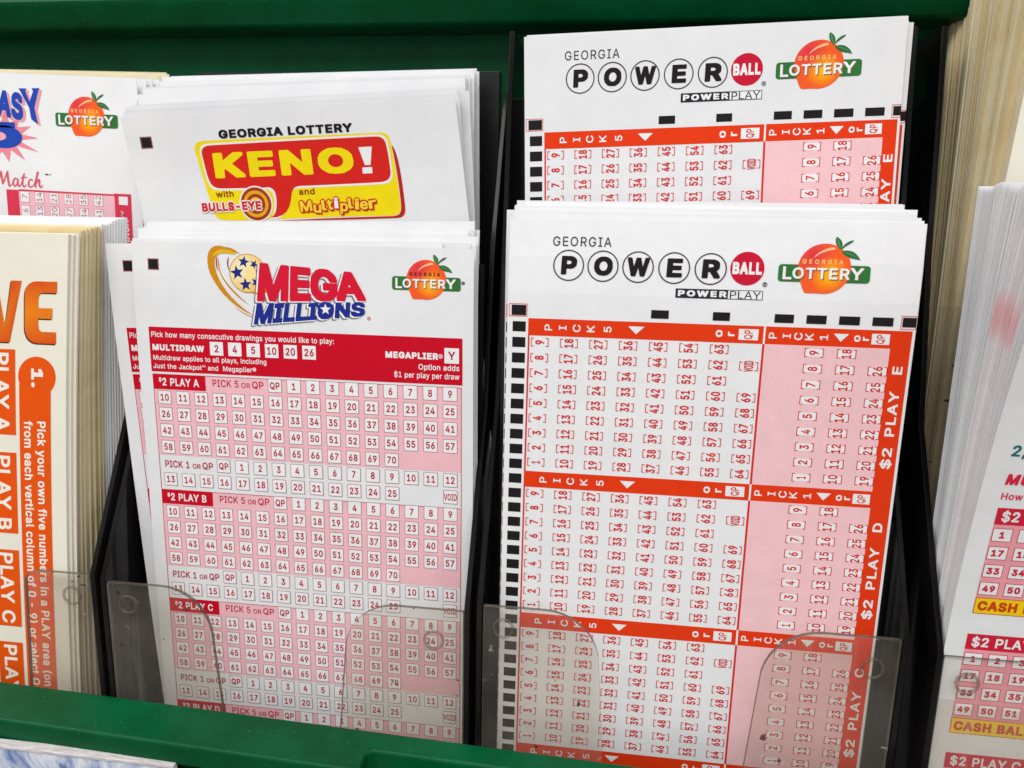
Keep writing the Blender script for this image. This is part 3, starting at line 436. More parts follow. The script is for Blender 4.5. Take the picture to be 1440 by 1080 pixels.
't':[227,[[-16,366,-16,314,-7,305,44,305,47,48,64,15,102,-16,143,-26,224,-21,233,14,224,67,215,76,162,75,149,94,148,305,217,305,226,314,226,392,217,401,148,401,148,484,139,493,52,493,43,484,44,401,-7,401]]],
'u':[410,[[31,366,31,114,56,31,125,-21,195,-27,244,-19,276,0,285,-22,370,-22,379,-13,379,392,370,401,283,401,274,392,274,158,264,116,239,86,200,76,164,86,139,127,136,392,127,401,40,401]]],
'v':[389,[[-5,392,-5,366,141,-13,150,-22,239,-22,393,366,393,392,384,401,292,401,283,392,195,145,106,392,97,401,4,401]]],
'w':[567,[[1,392,1,366,125,-22,212,-22,221,-13,284,210,346,-13,355,-22,442,-22,451,-13,567,366,558,401,467,401,458,392,397,171,329,401,239,401,230,392,169,171,109,392,100,401,10,401]]],
'x':[379,[[42,401,7,392,7,366,124,195,-1,13,-1,-13,8,-22,104,-22,189,108,274,-22,371,-22,380,13,256,192,374,366,374,392,365,401,269,401,191,281,113,401]]],
'y':[389,[[-5,392,-5,366,136,-1,108,-59,39,-73,25,-152,75,-167,141,-162,177,-142,210,-104,393,366,393,392,384,401,292,401,283,392,195,144,106,392,97,401,4,401]]],
'z':[380,[[20,-13,29,-22,352,-22,361,-13,361,69,352,78,174,78,355,318,355,392,346,401,35,401,26,392,26,310,35,301,205,299,20,59]]],
'®':[463,[[11,304,26,227,78,155,141,112,244,96,322,112,394,164,437,227,452,330,437,407,385,479,322,522,218,538,141,522,69,470,26,407],[190,204,225,213,225,262,251,213,283,204,231,191],[335,251,313,292,331,319,333,373,307,413,349,362,357,317],[231,443,297,420,272,430,182,431],[114,362,139,398,139,235,114,272,106,317],[240,351,225,342,225,353]]],
'™':[424,[[5,467,14,458,60,458,60,313,69,304,128,304,137,313,137,458,180,458,180,313,189,304,248,304,257,336,276,304,320,304,339,336,348,304,407,304,416,313,416,522,407,531,341,531,298,441,255,531,14,531,5,522]]]},'H':{'!':[196,[[8,67,8,15,22,-17,72,-48,124,-48,156,-35,187,15,187,67,156,117,172,134,176,483,176,535,158,553,37,553,19,535,23,134,40,117]]],
'$':[447,[[-6,111,10,51,65,-13,123,-43,158,-48,158,-100,176,-118,270,-118,288,-100,288,-48,328,-42,386,-10,440,55,452,113,442,217,385,282,288,324,288,367,311,334,427,334,445,352,431,459,377,520,322,549,288,554,288,609,270,627,176,627,158,609,158,552,122,546,61,507,21,457,11,429,13,311,34,272,90,223,158,195,158,129,148,163,130,181,12,181,-6,163]]],
'&':[448,[[-10,159,1,52,52,-10,103,-40,223,-51,319,-25,338,-44,464,-44,482,-26,482,26,429,91,447,144,452,250,434,268,323,268,304,246,293,260,352,321,366,356,364,459,339,503,277,549,174,557,116,546,51,490,32,433,32,381,43,318,67,282,24,244,-2,203],[211,404,194,382,187,402,204,411],[166,160,215,100,194,94,155,112,149,131]]],"'":[206,[[26,483,34,292,52,274,154,274,172,292,180,535,162,553,44,553,26,535]]],
'(':[273,[[45,181,58,67,103,-66,133,-122,151,-140,262,-140,280,-122,280,-70,216,93,197,206,218,344,280,513,280,565,262,583,151,583,133,565,103,507,60,365]]],
')':[273,[[-7,-122,11,-140,123,-140,141,-122,200,8,225,123,226,275,211,380,181,481,123,583,11,583,-7,565,-7,513,55,344,76,206,58,95,-7,-70]]],
',':[188,[[-6,-93,-6,-145,12,-163,110,-163,128,-145,181,45,181,97,163,115,42,115,24,97]]],
'-':[453,[[70,214,70,162,88,144,363,144,381,162,381,270,363,288,88,288,70,270]]],
'.':[188,[[6,67,6,15,19,-17,69,-48,121,-48,154,-35,185,15,185,67,172,99,121,131,69,131,37,117]]],
'/':[249,[[-30,-102,-12,-120,97,-120,115,-102,279,507,279,559,261,577,152,577,134,559,-30,-50]]],
'0':[453,[[4,228,16,118,51,36,94,-12,125,-33,201,-51,293,-46,328,-33,403,36,437,118,449,280,437,390,402,473,359,520,293,555,201,560,125,542,51,473,16,390],[184,129,161,194,161,315,184,379,206,403,227,409,247,403,269,379,292,315,292,194,269,129,248,107,205,107]]],
'1':[453,[[32,26,32,-26,50,-44,417,-44,435,-26,435,81,417,99,320,99,320,535,302,553,172,553,42,453,42,332,60,314,112,314,168,354,168,99,50,99,32,81]]],
'2':[453,[[20,-26,38,-44,415,-44,433,-26,433,83,415,101,262,101,366,215,417,298,425,408,414,454,381,500,323,545,262,559,146,552,92,524,37,459,22,336,40,318,153,318,171,336,191,396,210,409,236,410,272,373,238,308,20,73]]],
'3':[453,[[0,106,16,48,72,-14,126,-42,192,-51,303,-43,353,-21,409,32,431,77,437,119,431,212,378,290,319,324,416,435,416,535,398,553,44,553,26,535,26,426,44,408,184,408,113,325,113,222,131,204,225,198,268,174,281,143,272,123,236,100,209,99,170,116,135,176,18,176,0,158]]],
'4':[453,[[-4,79,14,61,238,61,238,-26,256,-44,369,-44,387,-26,387,61,439,61,457,79,457,189,439,207,387,207,387,344,369,362,285,362,355,483,355,535,337,553,221,553,203,535,-4,184],[194,207,238,282,238,207]]],
'5':[453,[[16,104,29,50,64,6,133,-41,247,-51,315,-38,394,23,429,91,433,164,433,216,404,293,320,365,281,376,189,376,193,408,392,408,410,426,410,535,392,553,70,553,52,535,23,227,41,209,154,202,222,229,259,207,280,163,256,113,223,97,179,120,148,174,34,174,16,156]]],
'6':[453,[[24,225,22,100,52,30,126,-34,200,-51,252,-51,307,-43,353,-18,412,47,430,97,433,195,422,247,397,290,342,339,275,355,366,483,366,535,348,553,226,553,66,324],[192,115,176,140,176,175,212,214,241,214,276,175,276,140,241,100,212,100]]],
'7':[453,[[18,478,18,426,36,408,244,408,53,26,53,-26,71,-44,191,-44,209,-26,435,423,435,535,417,553,36,553,18,535]]],
'8':[453,[[8,161,20,52,75,-11,130,-41,252,-51,322,-41,378,-11,432,52,445,109,437,207,393,269,417,307,426,354,414,460,394,490,341,537,252,560,158,555,111,537,75,508,38,460,26,406,35,307,60,269,15,207],[193,398,238,410,259,398,268,367,237,340,215,340,183,367],[181,168,208,184,244,184,285,151,285,128,246,99,206,99,167,128,167,151]]],
'9':[453,[[22,412,30,261,56,219,111,170,173,153,86,26,86,-26,104,-44,226,-44,387,185,429,283,430,408,400,478,327,543,252,560,145,551,81,509,41,462],[193,309,177,334,177,369,212,408,241,408,276,368,276,334,241,295,212,295]]],
':':[188,[[6,67,6,15,19,-17,69,-48,121,-48,154,-35,185,15,185,67,172,99,121,131,69,131,37,117],[6,342,6,290,19,258,69,227,121,227,154,240,185,290,185,342,172,375,121,406,69,406,37,393]]],
';':[188,[[24,97,-6,-145,12,-163,110,-163,128,-145,181,45,181,97,163,115,42,115],[14,342,14,290,27,258,77,227,129,227,162,240,193,290,193,342,180,375,129,406,77,406,45,393]]],
'A':[480,[[-28,-26,-10,-44,111,-44,129,-26,172,98,307,98,351,-26,369,-44,489,-44,507,-26,507,26,320,535,302,553,175,553,157,535,-28,26],[238,291,255,243,222,243]]],
'B':[456,[[16,-26,34,-44,327,-40,388,-16,444,41,462,101,462,153,450,222,412,270,436,305,442,340,438,436,403,495,355,535,280,552,86,553,34,553,16,535],[247,404,280,388,287,371,273,346,226,330,169,330,169,406],[297,118,246,102,169,101,169,186,253,184,288,168,306,138]]],
'C':[510,[[-4,228,0,171,33,75,112,-11,194,-46,293,-51,367,-39,428,-6,492,65,517,134,517,186,499,204,382,204,339,134,289,104,261,102,210,120,181,149,153,220,151,278,175,349,195,376,260,408,331,384,382,304,499,304,517,322,517,374,492,444,428,515,366,548,241,560,151,542,78,489,33,433,0,337]]],
'D':[502,[[16,-26,34,-44,317,-36,402,4,461,66,502,173,505,301,477,417,403,505,365,529,287,551,34,553,16,535],[281,119,232,104,169,103,169,407,223,406,294,384,318,362,347,299,350,224,330,164]]],
'E':[419,[[16,-26,34,-44,401,-44,419,-26,419,83,401,101,169,101,169,185,381,185,399,203,399,312,381,330,169,330,169,408,398,408,416,426,416,535,398,553,34,553,16,535]]],
'G':[520,[[-4,228,13,120,33,75,111,-11,194,-46,352,-44,435,-3,480,43,515,115,522,282,504,300,257,300,239,282,239,173,257,155,354,155,310,111,261,100,210,120,169,171,152,270,169,338,200,382,256,407,284,406,332,380,382,305,500,305,518,323,518,375,493,442,447,495,366,548,291,560,192,555,110,519,33,433,13,388]]],
'H':[517,[[16,-26,34,-44,151,-44,169,-26,169,188,348,188,348,-26,366,-44,483,-44,501,-26,501,535,483,553,366,553,348,535,348,333,169,333,169,535,151,553,34,553,16,535]]],
'I':[300,[[-13,26,-13,-26,5,-44,295,-44,313,-26,313,83,295,101,227,101,227,408,295,408,313,426,313,535,295,553,5,553,-13,535,-13,426,5,408,74,408,74,101,5,101,-13,83]]],
'J':[396,[[-11,147,-5,69,22,17,85,-35,159,-51,258,-45,309,-21,357,29,380,119,380,535,362,553,246,553,228,535,227,160,212,113,183,98,157,112,142,199,124,217,7,217,-11,199]]],
'K':[467,[[16,-26,34,-44,151,-44,169,-26,169,141,192,165,346,-44,475,-44,493,-26,493,26,307,287,492,483,492,535,474,553,338,553,169,372,169,535,151,553,34,553,16,535]]],
'L':[393,[[16,-26,34,-44,387,-44,405,-26,405,83,387,101,169,101,169,535,151,553,34,553,16,535]]],
'M':[628,[[16,-26,34,-44,148,-44,166,-26,165,168,242,-26,260,-44,368,-44,386,-26,461,166,460,-26,478,-44,594,-44,612,-26,612,535,594,553,450,553,432,535,315,230,196,535,178,553,34,553,16,535]]],
'N':[523,[[16,-26,34,-44,151,-44,169,-26,166,254,361,-44,489,-44,507,-26,507,535,489,553,373,553,355,535,358,255,162,553,34,553,16,535]]],
'O':[533,[[-4,228,0,171,34,75,112,-11,151,-33,241,-51,340,-46,383,-33,473,37,521,120,537,228,521,388,473,471,383,542,293,560,194,555,151,542,79,489,34,433,0,337],[191,139,160,194,151,254,160,314,191,370,229,399,267,407,304,399,343,370,374,315,382,254,374,194,343,139,304,110,267,102,229,110]]],
'P':[445,[[16,-26,34,-44,151,-44,169,-26,169,143,302,145,348,158,392,189,434,239,450,289,451,396,438,446,410,488,358,531,289,551,34,553,16,535],[279,307,226,287,169,287,169,407,242,405,276,391,297,348]]],
'Q':[533,[[-4,228,0,171,34,75,112,-11,194,-46,336,-46,375,-92,494,-92,512,-74,512,-22,470,34,521,120,533,171,533,337,521,388,473,471,383,542,340,555,241,560,151,542,112,519,61,471,13,388,0,337],[271,203,219,203,201,185,203,130,160,194,151,254,160,314,191,370,229,399,267,407,304,399,343,370,374,315,382,254,364,176,339,203]]],
'R':[449,[[16,-26,34,-44,151,-44,169,-26,169,155,212,155,327,-44,454,-44,472,-26,472,26,383,189,429,237,449,283,453,389,443,441,417,483,368,527,290,551,34,553,16,535],[258,306,169,299,169,407,226,407,281,389,295,350,286,324]]],
'S':[447,[[-6,111,10,51,47,5,123,-43,250,-53,328,-42,404,8,440,55,452,113,442,217,385,282,331,310,190,355,166,375,193,404,231,412,274,393,311,334,427,334,445,352,431,459,377,520,322,549,201,560,122,546,43,489,11,429,13,311,34,272,90,223,252,168,295,143,284,118,225,96,167,118,130,181,12,181,-6,163]]],
'T':[449,[[-12,478,-12,426,6,408,149,408,149,-26,167,-44,283,-44,301,-26,301,408,443,408,461,426,461,535,443,553,6,553,-12,535]]],
'U':[517,[[16,134,30,75,62,26,117,-22,177,-46,341,-46,400,-22,437,8,487,75,501,134,501,535,483,553,367,553,349,535,348,195,320,123,259,99,206,116,177,154,168,204,168,535,150,553,34,553,16,535]]],
'V':[480,[[-28,535,-28,483,160,-26,178,-44,304,-44,322,-26,507,483,507,535,489,553,369,553,351,535,240,210,128,535,110,553,-10,553]]],
'W':[686,[[-28,535,-28,483,111,-26,129,-44,256,-44,274,-26,342,227,411,-26,429,-44,556,-44,574,-26,714,483,714,535,696,553,577,553,559,535,492,273,424,535,406,553,280,553,262,535,194,273,126,535,108,553,-10,553]]],
'Y':[472,[[42,553,-10,553,-28,535,-28,483,159,182,159,-26,177,-44,294,-44,312,-26,312,182,499,483,499,535,481,553,355,553,237,367,117,553]]],
'a':[389,[[-6,176,-13,64,8,12,68,-39,186,-53,246,-39,363,-44,381,-26,375,324,363,353,322,397,259,425,145,427,85,411,23,361,-3,317,-3,265,15,247,53,236],[214,277,158,263,190,282],[168,94,146,104,165,116,220,126,196,100]]],
'b':[424,[[9,-26,27,-44,300,-46,330,-34,382,11,409,48,433,134,433,244,408,329,364,384,289,425,158,421,158,535,140,553,27,553,9,535],[182,117,164,158,164,221,200,276,241,275,277,219,277,159,241,101,200,101]]],
'c':[396,[[-10,161,2,82,38,20,111,-38,181,-52,287,-45,332,-23,385,30,407,76,407,128,389,146,330,161,278,161,245,111,215,95,180,104,159,128,143,198,163,255,208,282,240,267,277,218,329,218,388,233,406,251,406,303,366,366,331,400,286,421,181,428,111,415,38,356,2,294]]],
'd':[424,[[-9,186,-9,134,16,48,95,-34,169,-52,253,-49,281,-38,398,-44,416,-26,416,535,398,553,285,553,267,535,267,420,136,425,61,384,2,296],[167,117,147,159,147,219,183,275,225,276,261,221,261,158,224,101,184,101]]],
'e':[404,[[-2,280,-10,146,7,70,64,-6,123,-43,238,-52,292,-45,337,-25,389,25,409,65,409,117,399,127,415,143,415,233,401,308,345,385,292,418,219,428,167,428,99,409,30,346],[172,269,211,282,239,265],[160,125,257,125,243,106,206,94]]],
'f':[254,[[-38,353,-38,301,-20,283,39,283,37,-26,55,-44,168,-44,186,-26,188,283,254,283,272,301,272,405,254,423,192,423,253,424,271,442,287,495,287,547,269,565,213,574,115,565,60,522,40,487,40,423,-20,423,-38,405]]],
'g':[425,[[-10,180,-5,110,17,54,66,-2,7,-43,7,-95,51,-149,133,-190,233,-195,334,-171,389,-123,411,-80,416,-35,416,405,398,423,279,416,170,428,86,405,36,358,2,297],[165,128,147,164,147,220,184,276,225,276,261,222,261,163,225,112,184,112],[191,-48,170,-37,244,-38]]],
'h':[410,[[9,-26,27,-44,140,-44,158,-26,158,201,170,256,211,278,243,257,252,220,252,-26,270,-44,383,-44,401,-26,400,290,389,339,359,380,314,416,281,426,158,421,158,535,140,553,27,553,9,535]]],
'i':[167,[[-3,509,-3,457,21,418,9,405,9,-26,27,-44,140,-44,158,-26,158,405,146,417,170,457,170,509,140,556,110,568,58,568,28,556]]],
'j':[167,[[-54,-117,-54,-169,-36,-187,63,-183,120,-148,142,-122,156,-81,158,405,146,417,170,457,170,509,140,556,109,568,57,568,27,556,-3,509,-3,457,21,417,9,405,8,-16,-2,-36,-36,-43,-54,-61]]],
'k':[381,[[9,-26,27,-44,140,-44,158,-26,158,91,268,-44,398,-44,416,-26,416,26,268,214,404,353,404,405,386,423,258,423,158,321,158,535,140,553,27,553,9,535]]],
'l':[189,[[9,483,10,39,21,7,54,-29,83,-43,207,-41,225,-23,214,80,196,98,159,107,158,535,140,553,27,553,9,535]]],
'm':[610,[[9,-26,27,-44,140,-44,158,-26,161,240,176,270,200,278,218,273,229,249,230,-26,248,-44,361,-44,379,-26,382,244,392,269,413,281,434,275,448,255,452,-26,470,-44,583,-44,601,-26,601,292,576,368,536,408,502,425,381,427,321,397,274,427,27,423,9,405]]],
'n':[410,[[9,-26,27,-44,140,-44,158,-26,158,201,170,256,211,278,243,257,252,220,252,-26,270,-44,383,-44,401,-26,400,290,388,339,341,398,281,426,161,423,147,415,138,423,27,423,9,405]]],
'o':[415,[[-10,161,2,82,38,20,111,-38,181,-52,304,-38,377,20,413,82,425,161,413,294,377,356,304,415,233,428,111,415,38,356,2,294],[169,115,150,152,150,224,169,261,191,278,224,278,247,261,266,224,266,152,247,115,224,98,191,98]]],
'p':[424,[[9,-169,27,-187,140,-187,158,-169,158,-44,278,-51,310,-43,348,-22,414,58,433,134,426,283,396,349,320,415,267,428,164,424,146,415,138,423,27,423,9,405],[182,117,164,158,164,221,200,276,241,275,277,219,277,159,241,101,200,101]]],
'q':[424,[[-2,283,-9,134,11,58,35,19,114,-43,146,-51,267,-44,267,-169,285,-187,398,-187,416,-169,416,405,398,423,287,423,278,415,261,424,158,428,105,415,28,349],[167,117,147,159,147,219,183,275,225,276,261,221,261,158,224,101,184,101]]],
'r':[259,[[9,-26,27,-44,140,-44,158,-26,158,217,175,262,211,278,269,278,287,296,287,410,269,428,27,423,9,405]]],
's':[365,[[4,281,4,229,22,189,65,150,10,138,-8,120,-8,68,9,24,58,-26,102,-46,156,-52,259,-46,309,-25,361,28,375,72,365,176,303,235,350,246,368,264,368,316,351,354,305,402,223,428,105,421,37,375,7,331],[155,105,145,121,205,101,186,95],[213,273,217,263,167,278,186,285]]],
't':[227,[[-38,353,-38,301,-20,283,23,283,25,35,42,2,89,-38,130,-48,237,-43,255,-25,246,80,228,98,175,98,171,107,171,283,230,283,248,301,248,405,230,423,170,423,170,497,152,515,39,515,21,497,21,423,-20,423,-38,405]]],
'u':[410,[[9,153,18,50,34,18,82,-29,156,-49,264,-37,383,-44,401,-26,401,405,383,423,270,423,252,405,252,171,242,129,224,108,200,101,178,107,161,140,158,405,140,423,27,423,9,405]]],
'v':[389,[[-27,405,-27,353,119,-26,137,-44,252,-44,270,-26,415,353,415,405,397,423,279,423,261,405,195,220,128,405,110,423,-9,423]]],
'w':[567,[[-21,405,-21,353,94,-26,112,-44,225,-44,243,-26,284,118,324,-26,342,-44,455,-44,473,-26,589,353,589,405,571,423,454,423,436,405,398,265,360,405,342,423,226,423,208,405,169,264,131,405,113,423,-3,423]]],
'x':[379,[[-5,-44,117,-44,189,60,261,-44,384,-44,402,-26,402,26,287,192,396,353,396,405,378,423,256,423,191,329,126,423,3,423,-15,405,-15,353,93,195,-23,26,-23,-26]]],
'y':[389,[[-27,405,-27,353,109,-2,91,-38,35,-42,17,-60,3,-165,21,-183,62,-189,154,-184,190,-164,232,-117,415,353,415,405,397,423,279,423,261,405,195,219,128,405,110,423,-9,423]]],
'z':[380,[[-2,-26,16,-44,365,-44,383,-26,383,82,365,100,223,100,377,305,377,405,359,423,22,423,4,405,4,297,22,279,156,277,-2,72]]],
'®':[463,[[-11,291,4,214,65,133,128,90,257,74,335,90,416,151,459,214,474,343,459,420,398,501,335,544,205,560,128,544,47,483,4,420]]],
'™':[424,[[-17,454,1,436,38,436,38,300,56,282,141,282,158,299,176,282,420,282,438,300,438,535,420,553,328,553,298,507,268,553,1,553,-17,535]]]}}
WT = {'R': 3, 'M': 13, 'B': 22, 'H': 44}
_gc = {}
def area2(P):
    return sum(P[i - 1][0] * P[i][1] - P[i][0] * P[i - 1][1] for i in range(len(P))) / 2
def glyph(ch, wt):
    """glyph scaled to cap height 1: advance, verts, triangles"""
    k = (ch, wt)
    if k in _gc: return _gc[k]
    e = WT[wt]
    cap = 509 + 2 * e
    if ch == ' ':
        g = (240 / cap, [], [])
    else:
        adv, cs = GLYPHS[wt][ch]
        loops = [[((a[i]) / cap, (a[i + 1] + e) / cap) for i in range(0, len(a), 2)] for a in cs]
        vs_ = [p for L in loops for p in L]
        tr = []
        for a, b, c in geometry.tessellate_polygon([[Vector((x, y, 0)) for x, y in L] for L in loops]):
            ar = area2([vs_[a], vs_[b], vs_[c]])
            if abs(ar) > 1e-7: tr.append((a, b, c) if ar > 0 else (a, c, b))
        g = ((adv + 1.5 * e) / cap, vs_, tr)
    _gc[k] = g
    return g

def rounded(u0, v0, u1, v1, r, n=5):
    P = []
    for cx, cy, a in ((u1 - r, v0 + r, -90), (u1 - r, v1 - r, 0), (u0 + r, v1 - r, 90), (u0 + r, v0 + r, 180)):
        for i in range(n + 1):
            t = math.radians(a + 90 * i / n)
            P.append((cx + r * math.cos(t), cy + r * math.sin(t)))
    return P
def ellipse(cx, cy, rx, ry, n=28, rot=0):
    c, s = math.cos(math.radians(rot)), math.sin(math.radians(rot))
    return [(cx + rx * math.cos(t) * c - ry * math.sin(t) * s, cy + rx * math.cos(t) * s + ry * math.sin(t) * c)
            for t in (2 * math.pi * i / n for i in range(n))]
def bez(pts, n=8):
    """closed outline from cubic segments: [p0, c1, c2, p1, c1, c2, p2 ...]"""
    P = []
    for i in range(0, len(pts) - 3, 3):
        a, b, c, d = pts[i:i + 4]
        for k in range(n):
            t = k / n
            P.append(tuple(a[j] * (1 - t) ** 3 + 3 * b[j] * t * (1 - t) ** 2 + 3 * c[j] * t * t * (1 - t) + d[j] * t ** 3 for j in (0, 1)))
    return P
def star(cx, cy, r, rot=90, k=.42, n=5):
    return [(cx + (r if i % 2 == 0 else r * k) * math.cos(math.radians(rot + 180 / n * i)),
             cy + (r if i % 2 == 0 else r * k) * math.sin(math.radians(rot + 180 / n * i))) for i in range(2 * n)]

class Sheet:
    """one paper slip: u from its left edge, w from its top edge (negative downwards), all in mm"""
    def __init__(s, W, H, x0, ztop, y0, rot=0, prof=None, xcur=None):
        s.W, s.H = W, H
        s.prof = prof or (lambda d: 0.0)
        s.xcur = xcur or (lambda d: 0.0)
        th = math.radians(rot)
        # origin of the object: middle of the bottom edge
        bx, bz = W / 2 * math.cos(th) + H * math.sin(th), W / 2 * math.sin(th) - H * math.cos(th)
        s.mat = Matrix.Translation(W3(x0 + bx, y0, ztop + bz)) @ Matrix.Rotation(-th, 4, 'Y')
        s.parts = {}
        s.cur = None
        s.root = None
        s.flat_print = False
    def L(s, u, w, h):
        d = -w
        return ((u - s.W / 2 + s.xcur(d)) * MM, (s.prof(d) - h) * MM, (w + s.H) * MM)
    # ---- printing
    def part(s, name, label=None):
        s.cur = [[], [], [], label]
        s.parts.setdefault(name, []).append(s.cur)
    def raw(s, V, F, col, lay, cols=None):
        b = len(s.cur[0])
        h = .03 + lay * .018
        s.cur[0].extend(s.L(u - (s.xcur(-w) if s.flat_print else 0), w, h) for u, w in V)
        s.cur[1].extend(tuple(i + b for i in f) for f in F)
        s.cur[2].extend(cols if cols else [col] * len(V))
    def rect(s, u0, w0, u1, w1, col, lay=1):
        nu = max(1, int(abs(u1 - u0) / 12)); nw = max(1, int(abs(w1 - w0) / 4))
        V = [(u0 + (u1 - u0) * i / nu, w0 + (w1 - w0) * j / nw) for j in range(nw + 1) for i in range(nu + 1)]
        F = []
        fl = (u1 - u0) * (w1 - w0) > 0
        for j in range(nw):
            for i in range(nu):
                a = j * (nu + 1) + i
                q = (a, a + 1, a + nu + 2, a + nu + 1)
                F.append(q if fl else q[::-1])
        s.raw(V, F, col, lay)
    def frame(s, u0, w0, u1, w1, t, col, lay=1):
        s.rect(u0, w0, u1, w0 + t, col, lay); s.rect(u0, w1 - t, u1, w1, col, lay)
        s.rect(u0, w0 + t, u0 + t, w1 - t, col, lay); s.rect(u1 - t, w0 + t, u1, w1 - t, col, lay)
    def poly(s, P, col, lay=1, holes=(), colf=None):
        loops = [P] + list(holes)
        V = [p for Lp in loops for p in Lp]
        F = []
        for a, b, c in geometry.tessellate_polygon([[Vector((x, y, 0)) for x, y in Lp] for Lp in loops]):
            ar = area2([V[a], V[b], V[c]])
            if abs(ar) > 1e-9: F.append((a, b, c) if ar > 0 else (a, c, b))
        s.raw(V, F, col, lay, [colf(*p) for p in V] if colf else None)
    def ring(s, cx, cy, r, t, col, lay=1, n=36):
        V = ellipse(cx, cy, r, r, n) + ellipse(cx, cy, r - t, r - t, n)
        F = [(i, (i + 1) % n, n + (i + 1) % n, n + i) for i in range(n)]
        s.raw(V, F, col, lay)
    def blob(s, cx, cy, P, lay, colf, rings=7):
        """outline filled as rings round a centre so that an ink gradient can run through it"""
        n = len(P)
        V = [(cx, cy)]
        for k in range(1, rings + 1):
            V += [(cx + (x - cx) * k / rings, cy + (y - cy) * k / rings) for x, y in P]
        F = [(0, 1 + i, 1 + (i + 1) % n) for i in range(n)]
        for k in range(rings - 1):
            a, b = 1 + k * n, 1 + (k + 1) * n
            F += [(a + i, b + i, b + (i + 1) % n, a + (i + 1) % n) for i in range(n)]
        if area2(P) < 0: F = [f[::-1] for f in F]
        s.raw(V, F, None, lay, [colf(*p) for p in V])
    def text(s, t, u, w, h, col, lay=2, wt='B', xs=1.0, rot=0, al='l', track=0, fit=None, env=None, shear=0, colf=None):
        """u, w: start of the baseline (al: l, c, r); h: cap height; fit: wanted length; env: TL TR BR BL corners instead"""
        V = []; F = []; x = 0
        for ch in t:
            adv, gv, gf = glyph(ch, wt)
            b = len(V)
            V += [(x + gx + shear * gy, gy) for gx, gy in gv]
            F += [tuple(i + b for i in f) for f in gf]
            x += adv + track
        if not V: return
        xa = min(p[0] for p in V); xb = max(p[0] for p in V)
        if env:
            ya, yb = 0.0, 1.0
            TL, TR, BR, BL = env
            Q = []
            for px_, py_ in V:
                a = (px_ - xa) / (xb - xa); b = py_
                Q.append(tuple((1 - b) * ((1 - a) * BL[i] + a * BR[i]) + b * ((1 - a) * TL[i] + a * TR[i]) for i in (0, 1)))
        else:
            if fit: xs = fit / ((xb - xa) * h)
            off = {'l': -xa, 'c': -(xa + xb) / 2, 'r': -xb}[al]
            c_, s_ = math.cos(math.radians(rot)), math.sin(math.radians(rot))
            Q = []
            for px_, py_ in V:
                X_, Y_ = (px_ + off) * h * xs, py_ * h
                Q.append((u + X_ * c_ - Y_ * s_, w + X_ * s_ + Y_ * c_))
        s.raw(Q, F, col, lay, [colf(*p) for p in Q] if colf else None)
    # ---- objects
    def body_mesh(s, name, mat, t=.16, nu=3, nv=26):
        bm = bmesh.new()
        gr = []
        for side in (0, 1):
            g = []
            for j in range(nv + 1):
                for i in range(nu + 1):
                    u = s.W * i / nu; w = -s.H * j / nv
                    g.append(bm.verts.new(s.L(u, w, 0 if side == 0 else -t)))
            gr.append(g)
        A, B = gr
        n = nu + 1
        for j in range(nv):
            for i in range(nu):
                a = j * n + i
                bm.faces.new((A[a], A[a + n], A[a + n + 1], A[a + 1]))
                bm.faces.new((B[a], B[a + 1], B[a + n + 1], B[a + n]))
        for j in range(nv):
            a = j * n
            bm.faces.new((A[a], B[a], B[a + n], A[a + n]))
            a += nu
            bm.faces.new((A[a], A[a + n], B[a + n], B[a]))
        for i in range(nu):
            bm.faces.new((A[i], A[i + 1], B[i + 1], B[i]))
            a = nv * n + i
            bm.faces.new((A[a], B[a], B[a + 1], A[a + 1]))
        me = bpy.data.meshes.new(name)
        bm.to_mesh(me); bm.free()
        me.materials.append(MATS[mat])
        return me
    def build(s, label, cat='lottery slip', group=None, mat='white_paper', t=.16, name='playslip'):
        root = bpy.data.objects.new(name, None)
        root.empty_display_size = .01
        COL.objects.link(root)
        root.matrix_world = s.mat
        root['label'] = label; root['category'] = cat
        if group: root['group'] = group
        o = bpy.data.objects.new('sheet', s.body_mesh('sheet', mat, t)); COL.objects.link(o); o.parent = root
        for nm, lst in s.parts.items():
            for V, F, C, lb in lst:
                me = bpy.data.meshes.new(nm)
                me.from_pydata(V, [], F)
                at = me.attributes.new('ink', 'FLOAT_COLOR', 'POINT')
                at.data.foreach_set('color', [x for c in C for x in c])
                me.materials.append(MATS['printed_ink'])
                p = bpy.data.objects.new(nm, me); COL.objects.link(p); p.parent = root
                if lb: p['label'] = lb
        s.root = root
        return root

INK = lin(34, 31, 32)
WHITE = lin(240, 240, 241)

